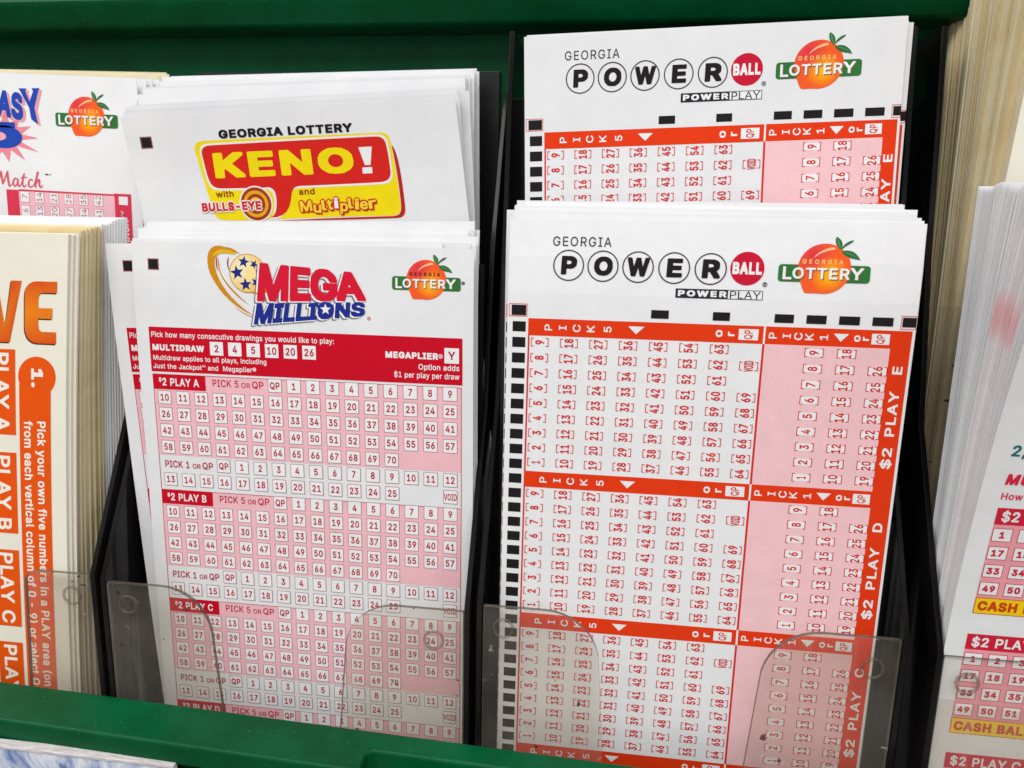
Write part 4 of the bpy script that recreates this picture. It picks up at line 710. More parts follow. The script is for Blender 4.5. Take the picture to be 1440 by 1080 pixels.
# ------------------------------------------------------------------ peach emblem, unit: banner half width = 9
def mixc(a, b, t):
    t = max(0, min(1, t)); return tuple(a[i] * (1 - t) + b[i] * t for i in range(4))
def peach(S, cu, cw, half, small_col=None, dot=False):
    S.part('peach_emblem')
    k = half / 9.0
    T = lambda x, y: (cu + x * k, cw + y * k)
    TP = lambda P: [T(x, y) for x, y in P]
    G = lin(50, 118, 58)
    S.poly(TP(rounded(-9, -1.75, 9, 1.75, .7)), G, 1)
    out = []
    for i in range(40):
        a = math.radians(9 * i)
        r = 5.05
        x, y = r * 1.03 * math.cos(a), 1.0 + r * math.sin(a)
        out.append((x, y))
    # pointed tip at lower left
    P = []
    for x, y in out:
        ang = math.degrees(math.atan2(y - 1, x)) % 360
        d = abs(ang - 232)
        if d < 28:
            q = (1 - d / 28) ** 1.6 * .95
            x, y = x * (1 + .16 * q) , 1 + (y - 1) * (1 + .24 * q)
        P.append((x, y))
    c0 = lin(255, 182, 4); c1 = lin(248, 94, 40); c2 = lin(222, 48, 74)
    def cf(u, w):
        x, y = (u - cu) / k, (w - cw) / k
        d = math.hypot(x - .9, y + .1) / 5.6
        c = mixc(c0, c1, (d - .12) / .55)
        return mixc(c, c2, (math.hypot(x + 2.2, y - 3.6) * -.22 + .95))
    S.blob(*T(0, 1), TP(P), 2, cf)
    # light crease from the stem
    S.poly(TP(bez([(1.6, 5.4), (0, 5.2), (-1.8, 4.2), (-2.3, 3.0), (-1.4, 4.0), (0, 4.6), (1.9, 4.9), (1.8, 5.1), (1.7, 5.3), (1.6, 5.4)], 6)), lin(250, 190, 140), 3)
    D = lin(44, 110, 62); D2 = lin(88, 150, 92)
    TP = lambda P: [T((x - 2) * .8 + 2.9, (y - 5.2) * .72 + 4.75) for x, y in P]
    S.poly(TP(bez([(2.0, 5.2), (.6, 6.6), (.4, 8.2), (.8, 9.0), (2.2, 8.2), (2.7, 6.8), (2.0, 5.2)])), D, 3)
    S.poly(TP(bez([(2.0, 5.2), (2.4, 6.8), (3.6, 7.9), (5.0, 8.1), (4.9, 7.3), (3.2, 6.8), (2.0, 5.2)])), D, 3)
    S.poly(TP(bez([(2.2, 4.9), (3.6, 5.6), (5.8, 5.3), (6.9, 2.6), (4.6, 3.3), (3.2, 3.0), (2.2, 4.9)])), D, 3)
    S.poly(TP(bez([(2.4, 4.75), (3.6, 4.5), (5.0, 3.9), (6.4, 2.9), (5.2, 4.2), (3.8, 4.9), (2.4, 4.75)])), D2, 4)
    S.poly(TP(bez([(.9, 8.8), (1.0, 7.6), (1.4, 6.4), (2.0, 5.2), (1.9, 6.6), (1.5, 7.8), (.9, 8.8)])), D2, 4)
    # LOTTERY with its drop shadow
    for dx, dy, c_, ly in ((.2, -.2, lin(120, 96, 60), 4), (0, 0, WHITE, 5)):
        S.text('L', cu + (dx - 8.1) * k, cw + (dy - 1.3) * k, 2.6 * k, c_, ly, 'B', fit=1.75 * k)
        S.text('OTTER', cu + (dx - 6.2) * k, cw + (dy - 1.1) * k, 2.25 * k, c_, ly, 'B', fit=11.2 * k, track=.03)
        S.text('Y', cu + (dx + 5.1) * k, cw + (dy - 1.1) * k, 2.4 * k, c_, ly, 'B', fit=2.6 * k)
    S.text('GEORGIA', cu - .4 * k, cw + 1.95 * k, .9 * k, small_col or lin(252, 200, 120), 4, 'B', fit=8.0 * k, al='c', track=.45)
    if dot:
        S.ring(cu + 9.6 * k, cw + .4 * k, .45 * k, .2 * k, INK, 2, 14); S.text('R', cu + 9.6 * k, cw + .15 * k, .5 * k, INK, 2, 'R', al='c')

# ------------------------------------------------------------------ orange-red grid slip
RED = lin(232, 60, 20); PNK = lin(246, 200, 204); NUM = lin(218, 46, 44)
def grid_slip(S, top, plays, marks=True, ref_u=0.0):
    """top: distance from sheet top to the first red band"""
    B = -top
    S.part('title_logo')
    S.text('GEORGIA', 9.3 + ref_u, B + 15.5, 1.95, lin(60, 58, 60), 1, 'R', fit=12.3, track=.12)
    cs = (12.79, 20.04, 27.35, 34.8, 42.24)
    for c, ch in zip(cs, 'POWER'):
        S.ring(c, B + 11.47, 3.28, .26, lin(70, 70, 80), 1)
        S.text(ch, c + .1, B + 9.55, 3.9, INK, 1, 'H', al='c', fit={'W': 4.6, 'O': 3.95, 'P': 3.4, 'E': 3.3, 'R': 3.7}[ch], shear=.03)
    S.poly(ellipse(49.6, B + 11.75, 3.42, 3.42, 40), lin(204, 24, 56), 1)
    S.text('BALL', 49.6, B + 10.55, 2.5, WHITE, 2, 'H', al='c', fit=5.9)
    S.ring(53.35, B + 8.6, .5, .12, INK, 1, 18); S.text('R', 53.35, B + 8.33, .55, INK, 1, 'B', al='c')
    S.rect(35.4, B + 5.35, 53.1, B + 7.3, lin(44, 42, 50), 1)
    S.rect(46.1, B + 5.5, 52.95, B + 7.15, WHITE, 2)
    S.text('POWER', 35.9, B + 5.72, 1.25, WHITE, 2, 'H', fit=9.9, track=.12)
    S.text('PLAY', 46.5, B + 5.55, 1.55, lin(44, 42, 50), 3, 'R', fit=6.2)
    peach(S, 64.8, B + 11.1, 9.0)
    S.part('timing_track')
    for a, b in ((30.64, 34.29), (43.37, 46.84), (55.86, 59.71), (62.22, 66.18), (68.66, 72.73), (75.18, 79.22)):
        S.rect(a, B + .86, b, B + 2.62, INK, 1)
    S.rect(81.0, B + .8, S.W - .02, B + 2.75, INK, 2)
    S.frame(80.7, B + .3, S.W - .01, B + 3.1, .12, RED, 1)
    S.part('timing_track')
    S.frame(.3, B + .35, 4.3, B + 3.1, .12, RED, 1)
    S.rect(.9, B + .62, 4.05, B + 2.8, INK, 2)
    n = int(len(plays) * 10)
    for i in range(n):
        c = B - 1.85 - 3.44 * i
        S.rect(1.2, c - 1.1, 4.06, c + 1.1, INK, 1)
    L_, D_, R_ = 4.6, 54.1, 79.2
    RE = S.W - .55
    for k, pl in enumerate(plays):
        S.part('play_panel')
        t = B - 34.4 * k
        b = t - 34.4
        S.rect(L_, t - 3.71, R_, t, RED, 1)
        S.rect(R_, b, RE, t, RED, 1)
        S.rect(L_, b, L_ + .35, t - 3.71, NUM, 1)
        S.rect(D_ - .22, b, D_ + .22, t - 3.71, NUM, 2)
        S.rect(D_ - .2, t - 3.71, D_ + .2, t, WHITE, 2)
        S.rect(D_ + .22, b, R_, t - 3.71, PNK, 1)
        mid = t - 1.85
        for ch, u in zip('PICK5', (8.9, 12.0, 15.0, 18.0, 21.6)):
            S.text(ch, u + .9, mid, 1.65, WHITE, 2, 'M', rot=90, al='c', xs=1.15)
        S.poly([(26.0, mid + .85), (27.7, mid - .8), (29.4, mid + .85)][::-1], WHITE, 2)
        S.text('o', 45.6, mid, 1.8, WHITE, 2, 'B', rot=90, al='c', xs=1.2)
        S.text('r', 48.1, mid, 1.8, WHITE, 2, 'B', rot=90, al='c', xs=1.2)
        S.rect(48.9, mid - 1.15, 52.9, mid + 1.15, WHITE, 2)
        S.text('QP', 51.75, mid, 1.7, NUM, 3, 'M', rot=90, al='c', fit=1.9)
        for ch, u in zip('PICK1', (55.8, 58.6, 60.9, 63.1, 66.0)):
            S.text(ch, u + .85, mid, 1.65, WHITE, 2, 'M', rot=90, al='c', xs=1.1)
        S.poly([(67.9, mid + .85), (69.4, mid - .8), (70.9, mid + .85)][::-1], WHITE, 2)
        S.text('o', 73.2, mid, 1.6, WHITE, 2, 'B', rot=90, al='c', xs=1.2)
        S.text('r', 74.9, mid, 1.6, WHITE, 2, 'B', rot=90, al='c', xs=1.2)
        S.rect(75.4, mid - 1.1, 78.9, mid + 1.1, WHITE, 2)
        S.text('QP', 77.95, mid, 1.6, NUM, 3, 'M', rot=90, al='c', fit=1.8)
        def cell(u, w, t_, pink=False, fit=None):
            if pink: S.rect(u - 1.7, w - .78, u + 1.7, w + .78, WHITE, 2)
            q = .16
            for sg in (-1, 1):
                e = u + sg * 1.92
                S.rect(min(e, e - sg * q), w - .95, max(e, e - sg * q), w + .95, NUM, 3)
                for y in (-.95, .95 - q):
                    S.rect(min(e - sg * q, e - sg * .62), w + y, max(e - sg * q, e - sg * .62), w + y + q, NUM, 3)
            S.text(t_, u + .96, w, 1.92, NUM, 3, 'B', rot=90, al='c', fit=fit or (1.95 if len(t_) > 1 else (.6 if t_ == '1' else .92)))
        for r in range(9):
            w = t - 5.15 - 3.385 * r
            for c in range(8):
                v = 9 * c + (9 - r)
                u = 7.2 + 6.33 * c
                if v <= 69: cell(u, w, str(v))
            for c in range(3):
                v = 9 * c + (9 - r)
                u = 64.4 + 6.45 * c
                if v <= 26: cell(u, w, str(v), True)
        cell(51.5, t - 5.15 - 3.385, 'VOID', fit=2.3)
        c = (R_ + RE) / 2 + .95
        S.text('$2', c, t - 29.3, 1.95, WHITE, 2, 'B', rot=90, fit=4.6)
        S.text('PLAY', c, t - 22.2, 1.95, WHITE, 2, 'B', rot=90, fit=9.6, track=.08)
        S.text(pl, c, t - 9.0, 1.95, WHITE, 2, 'B', rot=90, xs=1.3)

# ------------------------------------------------------------------ crimson slip with boxed numbers
CR = lin(204, 12, 38); CRN = lin(188, 34, 62); CPK = lin(244, 190, 198); BOX = lin(164, 92, 104)
def crimson_slip(S, plays='ABCD', hidden_right=False):
    S.part('title_logo')
    S.rect(4.0, -6.6, 6.75, -3.95, lin(170, 90, 96), 1)
    S.rect(4.2, -6.4, 6.55, -4.15, INK, 2)
    GO = lin(226, 178, 40); GD = lin(206, 140, 20)
    # gold swoosh
    S.poly(bez([(23.6, -.9), (19.2, .6), (18.2, -3.4), (19.6, -7.2), (21.8, -12.0), (26.0, -15.2), (30.0, -16.6),
                (26.0, -14.2), (22.6, -11.0), (21.2, -7.0), (20.2, -3.8), (21.0, -2.2), (23.8, -2.3), (26.0, -2.0), (26.6, -2.2), (27.2, -2.6), (26.0, -1.2), (24.6, -.9), (23.6, -.9)]), GD, 1)
    S.poly(bez([(23.8, -1.5), (21.6, -1.2), (20.6, -2.2), (20.4, -3.2), (22.0, -2.0), (24.2, -2.4), (26.2, -2.6), (25.4, -1.8), (24.6, -1.5), (23.8, -1.5)]), GO, 2)
    S.poly(bez([(21.7, -3.4), (20.9, -7.4), (24.6, -11.6), (29.0, -14.2), (25.6, -11.4), (22.2, -8.0), (21.7, -3.4)]), GD, 2)
    S.poly(bez([(22.0, -4.6), (21.8, -7.2), (24.0, -9.8), (26.8, -12.2), (24.2, -9.4), (22.6, -7.0), (22.0, -4.6)]), WHITE, 3)
    S.poly(bez([(25.3, -14.6), (27.0, -16.2), (29.6, -17.2), (31.2, -17.4), (29.2, -16.8), (27.0, -15.8), (25.3, -14.6)]), GD, 2)
    for x in (21.2, 24.0):
        S.poly(bez([(x + .4, -3.0), (x - .4, -4.0), (x - .2, -5.6), (x + .5, -6.6), (x + .1, -5.4), (x + .1, -4.2), (x + .4, -3.0)]), lin(160, 40, 80), 3)
    bc = (28.9, -6.8)
    def ballc(u, w):
        d = math.hypot(u - bc[0] - 1.2, w - bc[1] + .6) / 5.4
        return mixc(lin(236, 188, 60), lin(248, 236, 190), (math.hypot(u - bc[0] + 1.8, w - bc[1] - 1.2) / 6.0) * -1 + 1.15)
    S.blob(*bc, ellipse(bc[0], bc[1], 4.5, 4.5, 36), 4, ballc)
    S.ring(bc[0], bc[1], 4.5, .16, GD, 5)
    for x, y, r, a in ((-.9, 2.6, 1.45, 80), (1.6, 2.1, 1.1, 60), (-2.6, .1, 1.75, 100), (-.6, -2.6, 1.6, 95), (2.0, -2.0, 1.3, 70), (2.9, .4, 1.1, 90)):
        S.poly(star(bc[0] + x, bc[1] + y, r, a), lin(34, 44, 130), 5)
    S.poly(star(bc[0] + .8, bc[1] + .1, 1.5, 30, .8, 6), lin(246, 224, 150), 5)
    S.poly(bez([(29.6, -11.2), (31.6, -11.4), (33.0, -10.6), (33.6, -9.6), (34.2, -11.2), (32.4, -12.4), (29.6, -11.2)]), GD, 6)
    E1 = [(31.9, -4.25), (56.3, -6.0), (57.3, -12.35), (30.9, -13.25)]
    E2 = [(30.9, -13.75), (57.1, -12.55), (57.0, -15.75), (29.9, -18.7)]
    sh = lambda E, a, b: [(x + a, y + b) for x, y in E]
    for E, col, t, tr in ((E1, lin(214, 26, 54), 'MEGA', -.13), (E2, lin(34, 48, 140), 'MILLIONS', -.08)):
        S.text(t, 0, 0, 1, lin(120, 120, 132), 5, 'H', env=sh(E, -.75, -.5), track=tr)
        S.text(t, 0, 0, 1, WHITE, 6, 'H', env=sh(E, -.42, -.28), track=tr)
        S.text(t, 0, 0, 1, col, 7, 'H', env=E, track=tr)
    S.poly(ellipse(47.6, -14.5, 1.9, 1.75, 24), lin(34, 48, 140), 8)
    S.poly(star(47.6, -14.55, 1.35, 90), WHITE, 9)
    S.ring(57.9, -16.3, .42, .12, lin(210, 60, 70), 2, 14); S.text('R', 57.9, -16.5, .42, lin(210, 60, 70), 2, 'R', al='c')
    if not hidden_right: peach(S, 71.4, -8.0, 7.95, lin(60, 30, 20), True)
    S.part('header_panel')
    S.rect(3.2, -30.95, 79.8, -20.1, CR, 1)
    S.text('Pick how many consecutive drawings you would like to play:', 3.8, -22.55, 1.32, WHITE, 2, 'M', fit=45.6)
    S.text('MULTIDRAW', 3.9, -25.75, 1.5, WHITE, 2, 'H', fit=13.2)
    for k, t in enumerate(('2', '4', '5', '10', '20', '26')):
        u = 20.25 + 4.6 * k; w = -24.8
        S.rect(u - 1.65, w - 1.62, u + 1.65, w + 1.62, WHITE, 2)
        S.text(t, u, w - .9, 1.8, CRN, 3, 'B', al='c', xs=.82)
    S.text('Multidraw applies to all plays, including', 3.9, -28.1, 1.2, WHITE, 2, 'M', fit=28.7)
    S.text('Just the Jackpot™ and  Megaplier®', 3.75, -30.15, 1.2, WHITE, 2, 'M', fit=26.2)
    S.text('MEGAPLIER', 61.7, -25.2, 1.5, WHITE, 2, 'H', fit=12.4)
    S.text('®', 74.2, -25.2, 1.3, WHITE, 2, 'R')
    S.rect(75.6, -25.95, 79.0, -22.4, WHITE, 2)
    S.text('Y', 77.3, -25.1, 1.9, CRN, 3, 'B', al='c')
    S.text('Option adds', 79.1, -27.65, 1.32, WHITE, 2, 'M', al='r', fit=9.6)
    S.text('$1 per play per draw', 79.1, -29.65, 1.32, WHITE, 2, 'M', al='r', fit=15.4)
    for k, pl in enumerate(plays):
        S.part('play_panel')
        t = -31.5 - 29.22 * k
        RW = 4.15
        row = lambda r: t - 1.62 - RW * r
        cu = lambda c: 6.1 + 4.72 * c
        wb = t - 1.62 - 4.5 * RW                       # bottom of the pink field
        S.rect(3.35, wb, 79.6, t, CPK, 1)
        S.rect(3.35, t - 29.1, 3.5, t, CRN, 2); S.rect(79.45, t - 29.1, 79.6, t, CRN, 2); S.rect(3.5, t - .15, 79.45, t, CRN, 2)
        S.rect(3.4, t - 3.75, 16.9, t - .02, CR, 3)
        S.text('$', 4.9, t - 1.9, .95, WHITE, 4, 'B')
        S.text('2 PLAY ' + pl, 5.8, t - 2.85, 1.9, WHITE, 4, 'B', fit=9.4)
        S.text('PICK 5', 18.7, t - 2.55, 1.75, CRN, 2, 'M', fit=6.6)
        S.text('OR', 26.0, t - 2.55, 1.25, CRN, 2, 'M', fit=2.2)
        S.text('QP', 28.7, t - 2.55, 1.75, CRN, 2, 'M', fit=2.9)
        S.text('PICK 1', 4.9, row(5) - 1.1, 1.75, CRN, 2, 'M', fit=6.4)
        S.text('OR', 12.1, row(5) - 1.1, 1.25, CRN, 2, 'M', fit=2.1)
        S.text('QP', 14.7, row(5) - 1.1, 1.75, CRN, 2, 'M', fit=2.7)
        def box(c, r, tx):
            u, w = cu(c), row(r)
            S.rect(u - 1.72, w - 1.68, u + 1.72, w + 1.68, BOX, 3)
            S.rect(u - 1.6, w - 1.56, u + 1.6, w + 1.56, WHITE, 4)
            if tx == 'VOID': S.text(tx, u, w - .85, 1.7, CRN, 5, 'B', al='c', fit=3.1)
            else: S.text(tx, u, w - .86, 1.72, CRN, 5, 'B', al='c', xs=.8)
        box(6, 0, 'QP')
        for v in range(1, 10): box(6 + v, 0, str(v))
        for v in range(10, 71):
            box((v - 10) % 16, 1 + (v - 10) // 16, str(v))
        box(3, 5, 'QP')
        for v in range(1, 13): box(3 + v, 5, str(v))
        for v in range(13, 26): box(v - 13, 6, str(v))
        box(15, 6, 'VOID')

# ------------------------------------------------------------------ keno slip
def keno_slip(S):
    YE = lin(246, 222, 20); KR = lin(218, 40, 34)
    S.part('speech_bubble_logo')
    S.rect(4.1, -7.5, 7.2, -4.75, lin(150, 90, 96), 1); S.rect(4.4, -7.25, 6.95, -5.0, INK, 2)
    S.text('GEORGIA LOTTERY', 24.6, -6.1, 1.95, INK, 3, 'H', fit=33.4)
    S.poly(bez([(20.2, -6.4), (18.2, -6.5), (17.6, -7.6), (18.0, -9.4), (18.7, -13.5), (19.6, -20), (20.7, -24.2), (21.2, -25.6), (26, -25.4), (39, -25.4), (50, -25.3), (60, -25.4), (65.6, -25.6),
               (68.0, -25.6), (68.3, -24.2), (68.1, -22.8), (67.9, -18), (67.5, -14), (67.1, -10.2), (66.8, -7.4), (66.6, -6.7), (64.6, -6.6), (50, -6.5), (34, -6.4), (20.2, -6.4)]), YE, 1)
    S.poly(bez([(67.1, -9.4), (68.6, -10.6), (69.0, -18), (69.2, -23.6), (69.2, -25.8), (68.4, -26.2), (66.6, -26.2), (55, -26.2), (42, -25.9), (36.6, -25.8), (46, -25.6), (56, -25.6), (66, -25.7), (68.2, -25.6), (68.3, -24.6), (68.2, -22), (68.0, -16), (67.5, -12), (67.1, -9.4)]), lin(190, 40, 30), 2)
    bub = [(22.0, -7.5), (20.0, -7.5), (19.3, -8.5), (19.6, -10), (20.0, -14), (20.1, -14.6), (20.4, -15.6), (20.8, -17.2), (22, -17.6), (23.6, -17.6), (27, -17.7), (31, -17.8), (35.6, -17.8),
           (36.9, -18.2), (37.3, -19.2), (37.0, -21.5), (36.8, -23.4), (36.2, -24.6), (34.9, -25.0), (39.0, -25.2), (40.4, -23), (41.0, -20), (41.4, -18.4), (42, -17.8), (43.6, -17.8), (50, -17.8), (58, -17.8), (63.8, -17.7),
           (65.8, -17.6), (66.5, -16.6), (66.3, -14.8), (66.2, -12), (66.0, -10.6), (65.8, -9.2), (65.5, -7.7), (64.6, -7.4), (63.0, -7.4), (50, -7.4), (36, -7.4), (22.0, -7.5)]
    P = bez(bub, 6)
    cx, cy = 43, -13
    S.poly([(x + (.5 if x > cx else -.45) * (.9 if y > -18 else 1.3), y + (.45 if y > cy else -.5)) for x, y in P], WHITE, 2)
    S.poly(P, KR, 3)
    S.text('KENO', 0, 0, 1, YE, 4, 'H', env=[(22.2, -9.3), (57.4, -9.5), (57.6, -15.3), (22.2, -15.2)], track=.02)
    S.poly([(59.0, -9.6), (62.3, -9.6), (61.6, -13.7), (60.2, -13.7)][::-1], WHITE, 4)
    S.rect(59.5, -15.6, 61.9, -14.2, WHITE, 4)
    BR = lin(150, 66, 20)
    S.text('with', 21.6, -19.7, 1.5, BR, 3, 'B', fit=4.6)
    S.text('and', 43.0, -19.9, 1.5, BR, 3, 'B', fit=4.0)
    for r, c, ly in ((4.3, WHITE, 4), (3.95, lin(170, 60, 24), 5), (3.2, lin(232, 170, 40), 6), (2.4, lin(170, 60, 24), 7), (1.6, lin(240, 200, 60), 8), (.9, lin(170, 60, 24), 9)):
        S.poly(ellipse(31.7, -21.6, r, r, 30), c, ly)
    for dx, dy in ((-.3, 0), (.3, 0), (0, .3), (0, -.3)):
        S.text('BULLS-EYE', 17.5 + dx, -23.0 + dy, 2.1, WHITE, 10, 'H', fit=15.5)
    S.text('BULLS-EYE', 17.5, -23.0, 2.1, lin(214, 40, 36), 11, 'H', fit=15.5)
    x = 43.0
    for i, ch in enumerate('Multiplier'):
        w_ = {'M': 3.0, 'l': 1.2, 'i': 1.2, 't': 1.4}.get(ch, 1.95)
        dy = (0, -.3, .1, .2, .5, -.2, .3, .1, 0, .1)[i]; r = (3, -3, 2, 5, 0, -4, 4, -3, 2, 5)[i]
        for dx, ddy in ((-.3, 0), (.3, 0), (0, .3), (0, -.3), (.3, -.45)):
            S.text(ch, x + dx, -23.9 + dy + ddy, 2.5, lin(206, 52, 30), 5, 'H', fit=w_, rot=r)
        S.text(ch, x, -23.9 + dy, 2.5, lin(250, 236, 240) if i == 4 else lin(248, 214, 60), 7, 'B', fit=w_, rot=r)
        x += w_ + .25

# ------------------------------------------------------------------ blue-lettered slip (only its right half is in the photo)
def blue_slip(S):
    o = S.W                                             # photo coordinates run left from the top right corner
    FR = lin(222, 60, 84); FB = lin(36, 74, 176)
    S.part('title_logo')
    for dx, dy, c, ly in ((.65, -.45, lin(240, 160, 170), 4), (0, 0, FB, 6)):
        S.text('AS', 0, 0, 1, c, ly, 'H', env=[(o - 38.8 + dx, -3.9 + dy), (o - 31.9 + dx, -4.6 + dy), (o - 32.0 + dx, -11.4 + dy), (o - 39.6 + dx, -10.2 + dy)], track=-.04)
        S.poly([(-26.9 + (x + 26.9) * .74 + o + dx, y + dy) for x, y in [(-34.9, -3.4), (-31.9, -3.4), (-32.3, -4.0), (-31.0, -6.6), (-29.4, -4.0), (-29.9, -3.3), (-26.9, -3.2), (-27.4, -3.9), (-29.3, -8.1), (-28.3, -12.2), (-30.8, -10.9), (-31.3, -8.1), (-34.2, -4.2)]][::-1], c, ly + 1)
    cx, cy = o - 38.2, -15.6
    P = []
    for i in range(26):
        a = math.radians(360 / 26 * i)
        r = (9.6 if i % 2 == 0 else 4.8) * (1 + .12 * math.sin(i * 2.7))
        P.append((cx + r * math.cos(a) * 1.05, cy + r * .72 * math.sin(a)))
    S.poly(P, lin(238, 138, 152), 1)
    S.rect(cx - 6, -13.3, o - 34.6, -11.9, FB, 3)
    S.poly(ellipse(cx, cy, 5.4, 2.9, 32), FB, 3)
    S.poly(ellipse(cx - 1.4, cy + .1, 2.2, 1.1, 24), lin(244, 170, 184), 4)
    mc = lin(222, 84, 100)
    # brush script, drawn stroke by stroke: (x, y, width) in units of the capital height
    for si, st in enumerate(([(-.1, .0, .10), (.08, .1, .12), (.3, .62, .13), (.44, 1.0, .10)], [(.44, 1.0, .12), (.47, .5, .17), (.5, .12, .14)], [(.5, .12, .08), (.74, .62, .12), (.92, 1.02, .10)],
               [(.92, 1.02, .12), (.92, .5, .18), (.96, .06, .15), (1.08, .06, .08), (1.22, .22, .06)],
               [(1.62, .5, .08), (1.46, .56, .11), (1.3, .36, .13), (1.3, .12, .14), (1.42, .04, .11), (1.56, .22, .08), (1.66, .54, .10)], [(1.66, .54, .13), (1.62, .2, .15), (1.7, .04, .12), (1.86, .18, .06)],
               [(1.86, .18, .06), (2.06, .62, .09), (2.16, .92, .12)], [(2.1, .78, .12), (1.98, .3, .15), (2.0, .08, .13), (2.1, .03, .1), (2.26, .18, .06)], [(1.86, .6, .07), (2.1, .64, .1), (2.34, .66, .07)],
               [(2.74, .44, .1), (2.68, .54, .09), (2.52, .48, .11), (2.42, .26, .14), (2.46, .08, .13), (2.6, .03, .1), (2.8, .18, .06)],
               [(2.8, .18, .06), (3.08, .74, .09), (3.2, 1.06, .12)], [(3.16, 1.06, .13), (3.0, .5, .15), (2.9, .0, .13)], [(2.94, .2, .08), (3.14, .5, .11), (3.26, .5, .13), (3.22, .2, .14), (3.3, .04, .11), (3.5, .2, .05)])):
        Pt = [(o - 41.4 + x * 3.9, -28.2 + y * 3.9, wd * 3.4) for x, y, wd in st]
        Q = []
        for i in range(len(Pt) - 1):                    # smooth the stroke
            p0, p1, p2, p3 = Pt[max(0, i - 1)], Pt[i], Pt[i + 1], Pt[min(len(Pt) - 1, i + 2)]
            for k_ in range(5):
                t_ = k_ / 5
                Q.append(tuple(.5 * (2 * p1[j] + (p2[j] - p0[j]) * t_ + (2 * p0[j] - 5 * p1[j] + 4 * p2[j] - p3[j]) * t_ * t_ + (3 * p1[j] - p0[j] - 3 * p2[j] + p3[j]) * t_ ** 3) for j in range(3)))
        Q.append(Pt[-1])
        Vq = []
        for i, (x, y, wd) in enumerate(Q):
            a_, b_ = Q[max(0, i - 1)], Q[min(len(Q) - 1, i + 1)]
            dx, dy = b_[0] - a_[0], b_[1] - a_[1]; l_ = math.hypot(dx, dy) or 1
            Vq += [(x - dy / l_ * wd / 2, y + dx / l_ * wd / 2), (x + dy / l_ * wd / 2, y - dx / l_ * wd / 2)]
        S.raw(Vq, [(2 * i, 2 * i + 1, 2 * i + 3, 2 * i + 2) for i in range(len(Q) - 1)], mc, 2 + .2 * si)
    S.text('™', o - 27.3, -25.6, 1.2, lin(170, 130, 140), 2, 'R', fit=2.0)
    peach(S, o - 14.3, -10.7, 8.7)
    S.part('play_panel')
    S.rect(o - 38.6, -60, o - 35.0, -29.0, FR, 1)
    S.rect(o - 35.0, -60, o - 7.6, -29.0, lin(244, 190, 200), 1)
    S.rect(o - 7.6, -60, o - 2.9, -28.6, FR, 1)
    S.rect(o - 35.0, -29.25, o - 7.6, -28.8, FR, 2)
    S.rect(o - 6.4, -31.4, o - 3.9, -28.9 - .4, WHITE, 2)
    S.text('Match™', o - 3.9, -43.5, 2.1, WHITE, 2, 'R', rot=90, shear=.3, fit=10.5)
    for r in range(7):
        for c in range(6):
            v = 7 * c + 7 - r
            u, w = o - 33.3 + 4.22 * c, -30.6 - 3.62 * r
            S.rect(u - 1.35, w - 1.55, u + 1.35, w + 1.4, lin(206, 110, 124), 2)
            S.rect(u - 1.22, w - 1.42, u + 1.22, w + 1.27, WHITE, 3)
            S.text(str(v), u + .75, w, 1.5, lin(176, 70, 86), 4, 'R', rot=90, al='c')

# ------------------------------------------------------------------ cream slip with orange letters
def orange_slip(S):
    o = S.W
    O1 = lin(240, 136, 30); O2 = lin(222, 78, 26); OR = lin(238, 88, 14)
    S.part('title_logo')
    of = lambda u, w: mixc(O2, O1, abs((w + 18.2) / 7.3) * -.8 + .95 + .1 * math.sin(u))
    V_ = [(-22.6, -10.9), (-17.9, -10.9), (-16.0, -20.8), (-15.6, -20.8), (-14.2, -10.9), (-11.5, -10.9), (-14.6, -25.5), (-18.6, -25.5)]
    E_ = bez([(-2.5, -10.9), (-4.5, -10.9), (-6.0, -10.9), (-7.6, -10.9), (-9.6, -10.9), (-10.7, -12.2), (-10.7, -14.2), (-10.7, -16.5), (-10.7, -19.5), (-10.7, -21.6), (-10.7, -23.8), (-9.6, -25.5), (-7.4, -25.5),
              (-6.0, -25.5), (-4.5, -25.5), (-2.6, -25.5)], 5) + [(-2.6, -25.5), (-2.6, -22.7), (-6.4, -22.7), (-7.0, -22.2), (-7.2, -21.2), (-7.2, -19.6), (-3.6, -19.6), (-3.6, -17.1), (-7.2, -17.1), (-7.2, -14.9), (-6.9, -13.9), (-6.2, -13.5), (-2.5, -13.5)]
    for P in (V_, E_):
        S.poly([(x + o - .25, y - .3) for x, y in P], lin(66, 44, 30), 1)
        S.poly([(x + o, y) for x, y in P], OR, 2, colf=of)
    S.part('play_tabs')
    for k, ch in enumerate('ABCDE'):
        t = -27.2 - 25.7 * k
        S.rect(o - 20.2, t - 21.2, o - 13.2, t, OR, 1)
        S.text('PLAY ' + ch, o - 18.6, t - .9, 3.7, lin(250, 244, 232), 2, 'B', rot=-90, fit=19.4)
    S.rect(o - 21.2, -160, o - 20.9, -27, OR, 1)
    S.part('instruction_band')
    S.poly(ellipse(o - 7.55, -33.6, 4.9, 4.9, 36), OR, 1)
    S.rect(o - 12.2, -160, o - 3.95, -35.5, OR, 2)
    S.text('1.', o - 9.0, -31.6, 3.1, lin(250, 244, 232), 3, 'H', rot=-90, fit=4.6)
    S.text('Pick your own five numbers in a PLAY area (on', o - 7.5, -44.6, 2.25, lin(250, 244, 232), 3, 'B', rot=-90, fit=71.5)
    S.text('from each vertical column of 0 - 9) or select Q', o - 11.0, -44.6, 2.25, lin(250, 244, 232), 3, 'B', rot=-90, fit=71.5)

